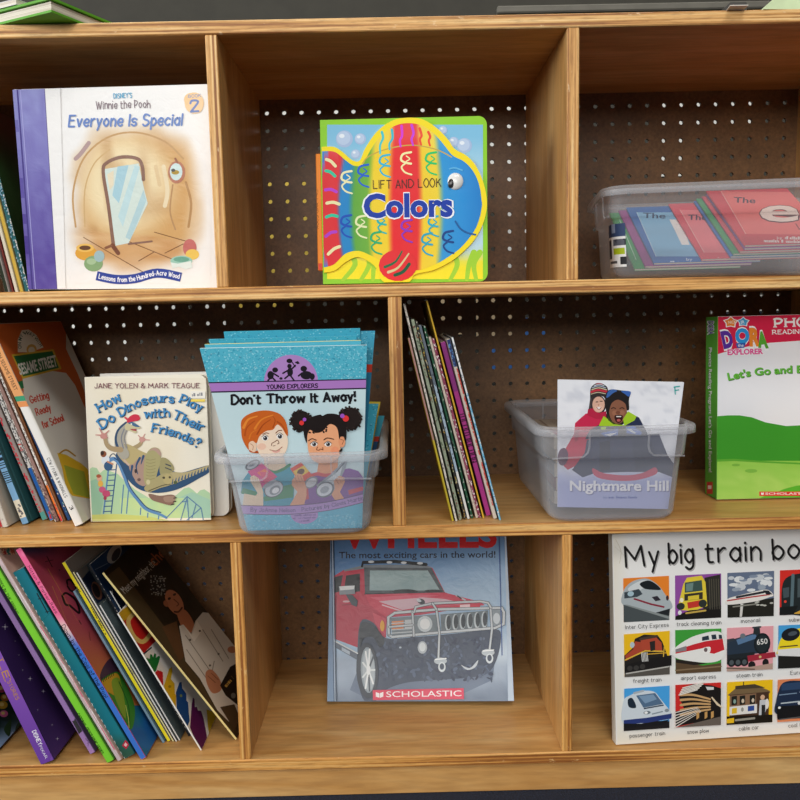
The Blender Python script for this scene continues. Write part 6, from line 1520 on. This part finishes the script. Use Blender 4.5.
    b = BK['white2']; a = front_art(b).local(); a.field(0, 0, 1, 1, 4, 8, lambda x, y: lerp('5E6E72', '68787C', y)); put_front(a, b)
    b = BK['navy']; a = front_art(b).crop(60, 560, 11.43); a.field(200, -200, 900, 900, 8, 8, lambda x, y: lerp('1E3454', '26486E', vn(x / 90, y / 90))); a.line([(330, 70), (650, 640)], 8, '5A626E'); a.ell(620, -70, 70, 120, 'B8B4AC', .5); a.ell(640, -60, 40, 84, '4A4648', .5); a.line([(400, 110), (540, 40)], 5, '8A98AC'); put_front(a, b)
    s = spine_art(b).local(); R = random.Random(3)
    for _ in range(60): v = R.uniform(.05, .95); s.poly([(.75, v), (.95, v), (.95, v + .01), (.75, v + .008)], 'B8B8B4')
    put_spine(s, b)
    b = BK['blue']; a = front_art(b).crop(60, 560, 11.43); a.field(500, 100, 900, 800, 4, 6, lambda x, y: '14203A'); a.poly([(540, 360), (590, 320), (610, 380), (570, 410)], 'C8C8C0'); a.line([(590, 400), (645, 510)], 34, '2A80C8'); a.poly([(620, 540), (660, 520), (700, 570), (650, 620)], 'D8D8D4'); a.ell(672, 545, 16, 18, '8A8E98'); put_front(a, b)
    b = BK['hands']; a = front_art(b).crop(50, 535, 3.48)
    a.field(200, 200, 640, 780, 6, 8, lambda x, y: 'EDE8E0')
    a.poly([(225, 280), (300, 225), (340, 285), (265, 335)], 'CDA21E'); a.poly([(246, 306), (330, 250), (385, 350), (326, 412)], 'C42420'); a.sl([(296, 270), (272, 300), (290, 350), (322, 372), (350, 345)], 15, 'E0C070'); a.line([(326, 414), (352, 392)], 5, '1E1E3A')
    a.crop(110, 620, 6.667)
    a.poly([(236, 258), (246, 250), (262, 262), (268, 228), (280, 232), (286, 250), (296, 222), (306, 228), (306, 252), (324, 238), (334, 246), (326, 278), (306, 340), (290, 356), (262, 320)], '1E7A34')
    a.poly([(300, 352), (316, 334), (330, 340), (346, 344), (350, 380), (352, 440), (336, 444), (312, 400)], 'CC2228')
    a.crop(160, 660, 8.89)
    a.poly([(32, 235), (80, 80), (104, 60), (110, 100), (96, 170), (128, 210), (132, 300), (142, 315), (140, 430), (90, 360)], 'E0B41E'); a.ell(86, 236, 14, 12, 'A8881A'); a.poly([(-20, 120), (0, 95), (24, 110), (28, 220), (-4, 210)], 'CC2228')
    a.poly([(140, 290), (172, 200), (190, 196), (196, 252), (232, 300), (234, 360), (248, 378), (256, 480), (262, 540), (240, 596), (150, 470)], '1E4C8C'); a.ell(186, 318, 12, 12, '7A8A5A')
    a.poly([(266, 600), (280, 400), (292, 332), (306, 350), (308, 420), (326, 416), (336, 450), (364, 452), (386, 520), (402, 600), (418, 700), (380, 830), (330, 760)], '5C1A54')
    a.poly([(412, 440), (500, 470), (500, 560), (440, 690), (425, 600)], 'D8B21E')
    put_front(a, b)
    b = BK['chef']; a = front_art(b).crop(50, 535, 3.48)
    a.field(150, -40, 700, 760, 10, 14, lambda x, y: lerp('1C160E', '3A2E1E', vn(x / 80, y / 80)))
    a.poly([(190, 150), (240, 110), (640, 640), (640, 730)], '4A3C26'); a.poly([(390, 320), (440, 300), (470, 420), (450, 440)], '5A3E26')
    a.text('Meet my neighbor, the', [(262, 206), (372, 102)], 30, 'C8C6BE', 'sans'); a.text('chef', [(366, 110), (416, 62)], 46, 'A8623C', 'sans', bold=.01)
    R = random.Random(2)
    a.ell(375, 175, 30, 36, '221E1C', -.4)
    for _ in range(60): a.ell(375 + R.uniform(-26, 26), 175 + R.uniform(-34, 34), 2.6, 2.2, 'A8A8A4', 0, 6)
    a.ell(432, 235, 27, 48, 'B87858', -.5); a.sm([(440, 270), (470, 262), (500, 310), (490, 340), (462, 330)], 'B07050'); a.ell(414, 222, 6, 4, '2A1A14', -.5); a.ell(432, 208, 6, 4, '2A1A14', -.5); a.sl([(430, 225), (446, 240), (440, 248)], 4, '7A4630'); a.sl([(432, 268), (446, 268), (458, 254)], 6, '4A1E18'); a.ell(402, 240, 8, 12, 'A86A4C', -.5)
    a.poly([(448, 318), (462, 312), (490, 345), (505, 300), (530, 270), (590, 275), (650, 330), (660, 620), (620, 650), (580, 610), (520, 500), (470, 440)], 'CFCBC4'); a.poly([(462, 312), (492, 350), (510, 300), (530, 330), (500, 372)], 'E4E1DA')
    for p in ([(530, 330), (600, 440)], [(470, 350), (560, 480)], [(474, 400), (570, 540)], [(560, 330), (620, 430)], [(570, 440), (560, 490)]): a.line(p, 3, '8A867E')
    for x, y in ((486, 366), (520, 335), (555, 455), (585, 415)): a.ell(x, y, 4, 4, '5A564E')
    a.sm([(540, 480), (562, 470), (590, 505), (594, 540), (565, 552), (545, 520)], 'B47A5C'); a.ell(632, 400, 16, 12, 'B47A5C'); a.line([(548, 492), (574, 515)], 2.5, '7A4A34'); a.line([(560, 482), (584, 505)], 2.5, '7A4A34')
    a.poly([(590, 525), (625, 460), (660, 440), (660, 600), (610, 560)], '1A1210'); a.dashes((612, 532), (640, 500), 14, 'C8A050', 2); a.ell(636, 560, 8, 10, '6A6A66'); a.poly([(590, 600), (640, 590), (660, 640), (640, 680)], '4A3A28')
    put_front(a, b)
    s = spine_art(b).crop(50, 535, 3.48); s.dashes((395, 415), (430, 460), 7, '6A5A2A', 3); s.dashes((575, 640), (620, 690), 7, '6A5A2A', 4); s.dashes((250, 225), (300, 290), 6, '9A8A5A', 6); put_spine(s, b)
    b = BK['flower']; a = front_art(b).crop(0, 700, 8)
    a.field(-400, -1200, 400, 500, 10, 30, lambda x, y: lerp(lerp('1E3A2A', '12242E', vn(x / 60, y / 60)), '9CBEEC', ss(150, 330, y + (x - 60) * .5)))
    for x, y, r, c in ((20, 40, 40, 'C8A030'), (40, -20, 36, 'B8702A'), (30, 110, 34, 'D86AA0'), (10, -90, 40, 'B84060'), (90, -60, 26, '4A6AA0')): a.ell(x, y, r, r * .8, c); a.ell(x - 6, y - 5, r * .45, r * .4, 'E8D080')
    a.sm([(30, 240), (75, 290), (90, 160), (60, 180)], '2A4A2E'); a.sm([(120, 270), (170, 240), (150, 180), (125, 220)], '3A5440'); a.sl([(-40, 420), (40, 360), (100, 260)], 14, 'B8D0F2'); put_front(a, b)
art_bottom()

# letter booklets
def art_letters():
    def panel(key, c, ox, q):
        b = BK[key]; a = front_art(b).crop(ox, 180, 7.273); a.poly(q, c); return b, a
    b, a = panel('f_e', 'EC6E68', 690, [(225, 82), (960, 92), (1010, 400), (405, 392)])
    a.line([(225, 82), (405, 392)], 4, 'F2B0A8'); a.text('The', [(318, 162), (476, 170)], 40, '4A2A38', 'sans', bold=.02)
    a.text('e', [(500, 302), (800, 302)], 178, '6A3434', 'sans', bold=.035); a.text('e', [(508, 297), (792, 297)], 170, 'F6DCD0', 'sans', bold=.02)
    a.text('by', [(632, 430), (670, 431)], 20, 'F6E4DE', 'sans'); a.dashes((690, 432), (860, 436), 22, 'F6E4DE', 3); a.dashes((515, 452), (860, 462), 22, 'F6E4DE', 4); a.ell(830, 150, 50, 16, 'C89A50'); a.sl([(770, 320), (800, 360), (840, 350)], 8, '8A3A38'); put_front(a, b)
    b, a = panel('f_t', 'F07A80', 590, [(655, 218), (1100, 222), (1160, 530), (830, 528)])
    a.line([(655, 218), (830, 528)], 4, 'F6B8B4'); a.text('The', [(712, 290), (850, 292)], 40, '4A2A48', 'sans', bold=.02); a.text('by', [(930, 580), (965, 580)], 20, 'F6E4DE', 'sans'); a.dashes((930, 590), (1050, 590), 18, 'F6E4DE', 2); put_front(a, b)
    b, a = panel('f_i', '84BCE0', 590, [(340, 236), (980, 236), (1060, 556), (480, 556)])
    a.line([(340, 236), (480, 556)], 4, 'C8E2F2'); a.text('The', [(384, 276), (550, 280)], 40, '2E4A6E', 'sans', bold=.02); a.poly([(578, 288), (664, 288), (724, 472), (668, 472)], 'F0ECE8'); a.text('by', [(700, 588), (745, 588)], 22, 'DCE8F4', 'sans'); a.dashes((585, 612), (850, 606), 22, 'DCE8F4', 5); put_front(a, b)
    b = BK['f_g1']; a = front_art(b).crop(590, 180, 7.273); a.line([(215, 290), (335, 580)], 5, 'B8E0C0'); put_front(a, b)
art_letters()

# printed sticker round the front corner of the sideways bin
def sticker():
    vs, fs, cs = [], [], []
    h = .1045; R = random.Random(8); nu, nv = 26, 34
    def pos(u, v):
        z = .014 + .050 * v; f = z / h; x, y = (.164 + (.176 - .164) * f) / 2 + .0005, (.284 + (.296 - .284) * f) / 2 + .0005; r = .0245
        cx, cy = x - r, -(y - r); s = u * .040                       # along the end wall, then round the corner to the front
        a0 = -pi / 2
        if s < .012: return (cx - .012 + s, -y, z)
        a = a0 + (s - .012) / r
        return (cx + r * cos(a), cy + r * sin(a), z)
    for i in range(nu):
        for j in range(nv):
            u, v = (i + .5) / nu, (j + .5) / nv
            c = '34466A' if v > .70 else 'E6E6E4'
            if v < .66 and v > .22 and (u < .42 or (u > .55 and v > .5)): c = ['3C3E48', '5A5C66', '2C2E38'][int(vn(u * 9, v * 9) * 2.9)]
            if .55 < u < .98 and .28 < v < .45: c = 'A8B820'
            if u > .80 and .06 < v < .24: c = '2A2A2E'
            if .1 < u < .7 and .10 < v < .14: c = '5A5A5E'
            if v > .78 and .45 < u < .65: c = '8A96B0'
            b0 = len(vs)
            for du, dv in ((0, 0), (1, 0), (1, 1), (0, 1)): vs.append(pos((i + du) / nu, (j + dv) / nv)); cs.append(c)
            fs.append((b0, b0 + 1, b0 + 2, b0 + 3))
    me = bpy.data.meshes.new('sticker'); me.from_pydata(vs, [], fs); at = me.color_attributes.new('Col', 'FLOAT_COLOR', 'POINT')
    at.data.foreach_set('color', [q for c in cs for q in (*lin(hexc(c)), 1.0)])
    link('sticker', me, BC, [INK])['label'] = 'printed paper sticker'
sticker()

# ------------------------------------------------------------------ odds and ends on top of the bookcase
def top_bits():
    z = Z_T1 + .0003
    bm = bmesh.new(); P = [(-.0125, 0), (-.0125, .0035), (-.006, .0095), (.0115, .0095), (.0125, .0085), (.0125, 0)]
    A = [bm.verts.new((x, 0, q)) for x, q in P]; B = [bm.verts.new((x, .020, q)) for x, q in P]; bm.faces.new(A); bm.faces.new(B[::-1])
    for i in range(6): bm.faces.new((A[(i + 1) % 6], A[i], B[i], B[(i + 1) % 6]))
    bmesh.ops.recalc_face_normals(bm, faces=bm.faces[:])
    g = bm_obj('clip', bm, plain('dark_grey_plastic', (70, 68, 64), .45)); g.matrix_world = Matrix.Translation((.3895, .004, z))
    tag(g, 'small dark grey plastic piece lying on the top board near right', 'clip')
    tube('wire', [Vector((-.003, -.0006, .0062)), Vector((.0005, -.0012, .003)), Vector((.003, -.0016, .0006))], .0006, plain('pinkish_wire', (206, 150, 140), .4), g)
    bm = bmesh.new(); pts = [(0, 0, 0), (.075, .01, 0), (.075, .07, 0), (.028, .012, .026), (.085, .028, .030)]
    V = [bm.verts.new(p) for p in ((0, 0, 0), (.06, .004, 0), (.062, .06, 0), (.0, .055, 0), (.034, .02, .030), (.085, .03, .034), (.085, .07, .02))]
    for f in ((0, 1, 4), (1, 5, 4), (0, 4, 3), (4, 5, 6), (4, 6, 3), (1, 2, 5), (2, 6, 5), (0, 3, 2), (0, 2, 1), (2, 3, 6)): bm.faces.new([V[i] for i in f])
    bmesh.ops.recalc_face_normals(bm, faces=bm.faces[:])
    p = bm_obj('folded_paper', bm, plain('pale_green_paper', (206, 224, 178), .8)); p.matrix_world = Matrix.Translation((.4195, .0, z))
    tag(p, 'pale green folded paper at the right end of the top board', 'paper')
    bm = bmesh.new(); V = [bm.verts.new(q) for q in ((-.010, -.0005, 0), (.010, -.0005, 0), (.011, .012, 0), (-.008, .014, 0))]; W = [bm.verts.new((v.co.x, v.co.y, .0008)) for v in V]
    bm.faces.new(V[::-1]); bm.faces.new(W)
    for i in range(4): bm.faces.new((V[i], V[(i + 1) % 4], W[(i + 1) % 4], W[i]))
    p = bm_obj('paper_scrap', bm, plain('white_paper', (230, 224, 214), .8)); p.matrix_world = Matrix.Translation((.3868, -.0115, z))
    tag(p, 'tiny white paper scrap lying at the top board edge beside dark grey piece', 'paper')
top_bits()
# ------------------------------------------------------------------ light and camera
w = bpy.data.worlds.new('room_light'); SC.world = w; w.use_nodes = True
w.node_tree.nodes['Background'].inputs['Color'].default_value = (0.93, 0.96, 1.0, 1)
w.node_tree.nodes['Background'].inputs['Strength'].default_value = 0.08
def area(name, loc, target, sx, sy, power, col=(1, 1, 1)):
    l = bpy.data.lights.new(name, 'AREA'); l.shape = 'RECTANGLE'; l.size = sx; l.size_y = sy; l.energy = power; l.color = col
    o = bpy.data.objects.new(name, l); COL.objects.link(o); o.location = loc
    o.rotation_euler = (Vector(target) - Vector(loc)).to_track_quat('-Z', 'Y').to_euler()
    return o
area('window_light', (-2.9, -1.0, 1.42), (0.2, 0.1, 0.55), 1.3, 0.9, 42, (0.95, 0.98, 1.0))
area('window_light', (-0.9, -4.0, 1.85), (0, 0, 0.55), 3.0, 1.3, 76, (1.0, 0.98, 0.95))
area('ceiling_and_fill_light', (0.5, -1.7, 2.65), (0.3, -1.2, 0), 1.2, 0.6, 22, (1.0, 0.96, 0.9))
area('ceiling_and_fill_light', (0.1, 0.62, 2.65), (0.1, 0.75, 0), 2.4, 0.3, 13, (1.0, 0.96, 0.9))  # added lamp behind the case, brightens the sheets seen through the holes
cd = bpy.data.cameras.new('camera'); cd.sensor_width = 36; cd.sensor_fit = 'HORIZONTAL'; cd.lens = FLEN / 800 * 36; cd.clip_start = 0.02
co = bpy.data.objects.new('camera', cd); COL.objects.link(co)
co.matrix_world = Matrix(((RGT.x, UPV.x, -FWD.x, CAM.x), (RGT.y, UPV.y, -FWD.y, CAM.y), (RGT.z, UPV.z, -FWD.z, CAM.z), (0, 0, 0, 1)))
SC.camera = co
SC.view_settings.view_transform = 'Standard'; SC.view_settings.look = 'None'
SC.view_settings.exposure = 0.36; SC.view_settings.gamma = 1.0; SC.view_settings.use_curve_mapping = False
SC.cycles.use_denoising = True
SC.cycles.transparent_max_bounces = 24
SC.cycles.max_bounces = 8
bpy.context.view_layer.update()
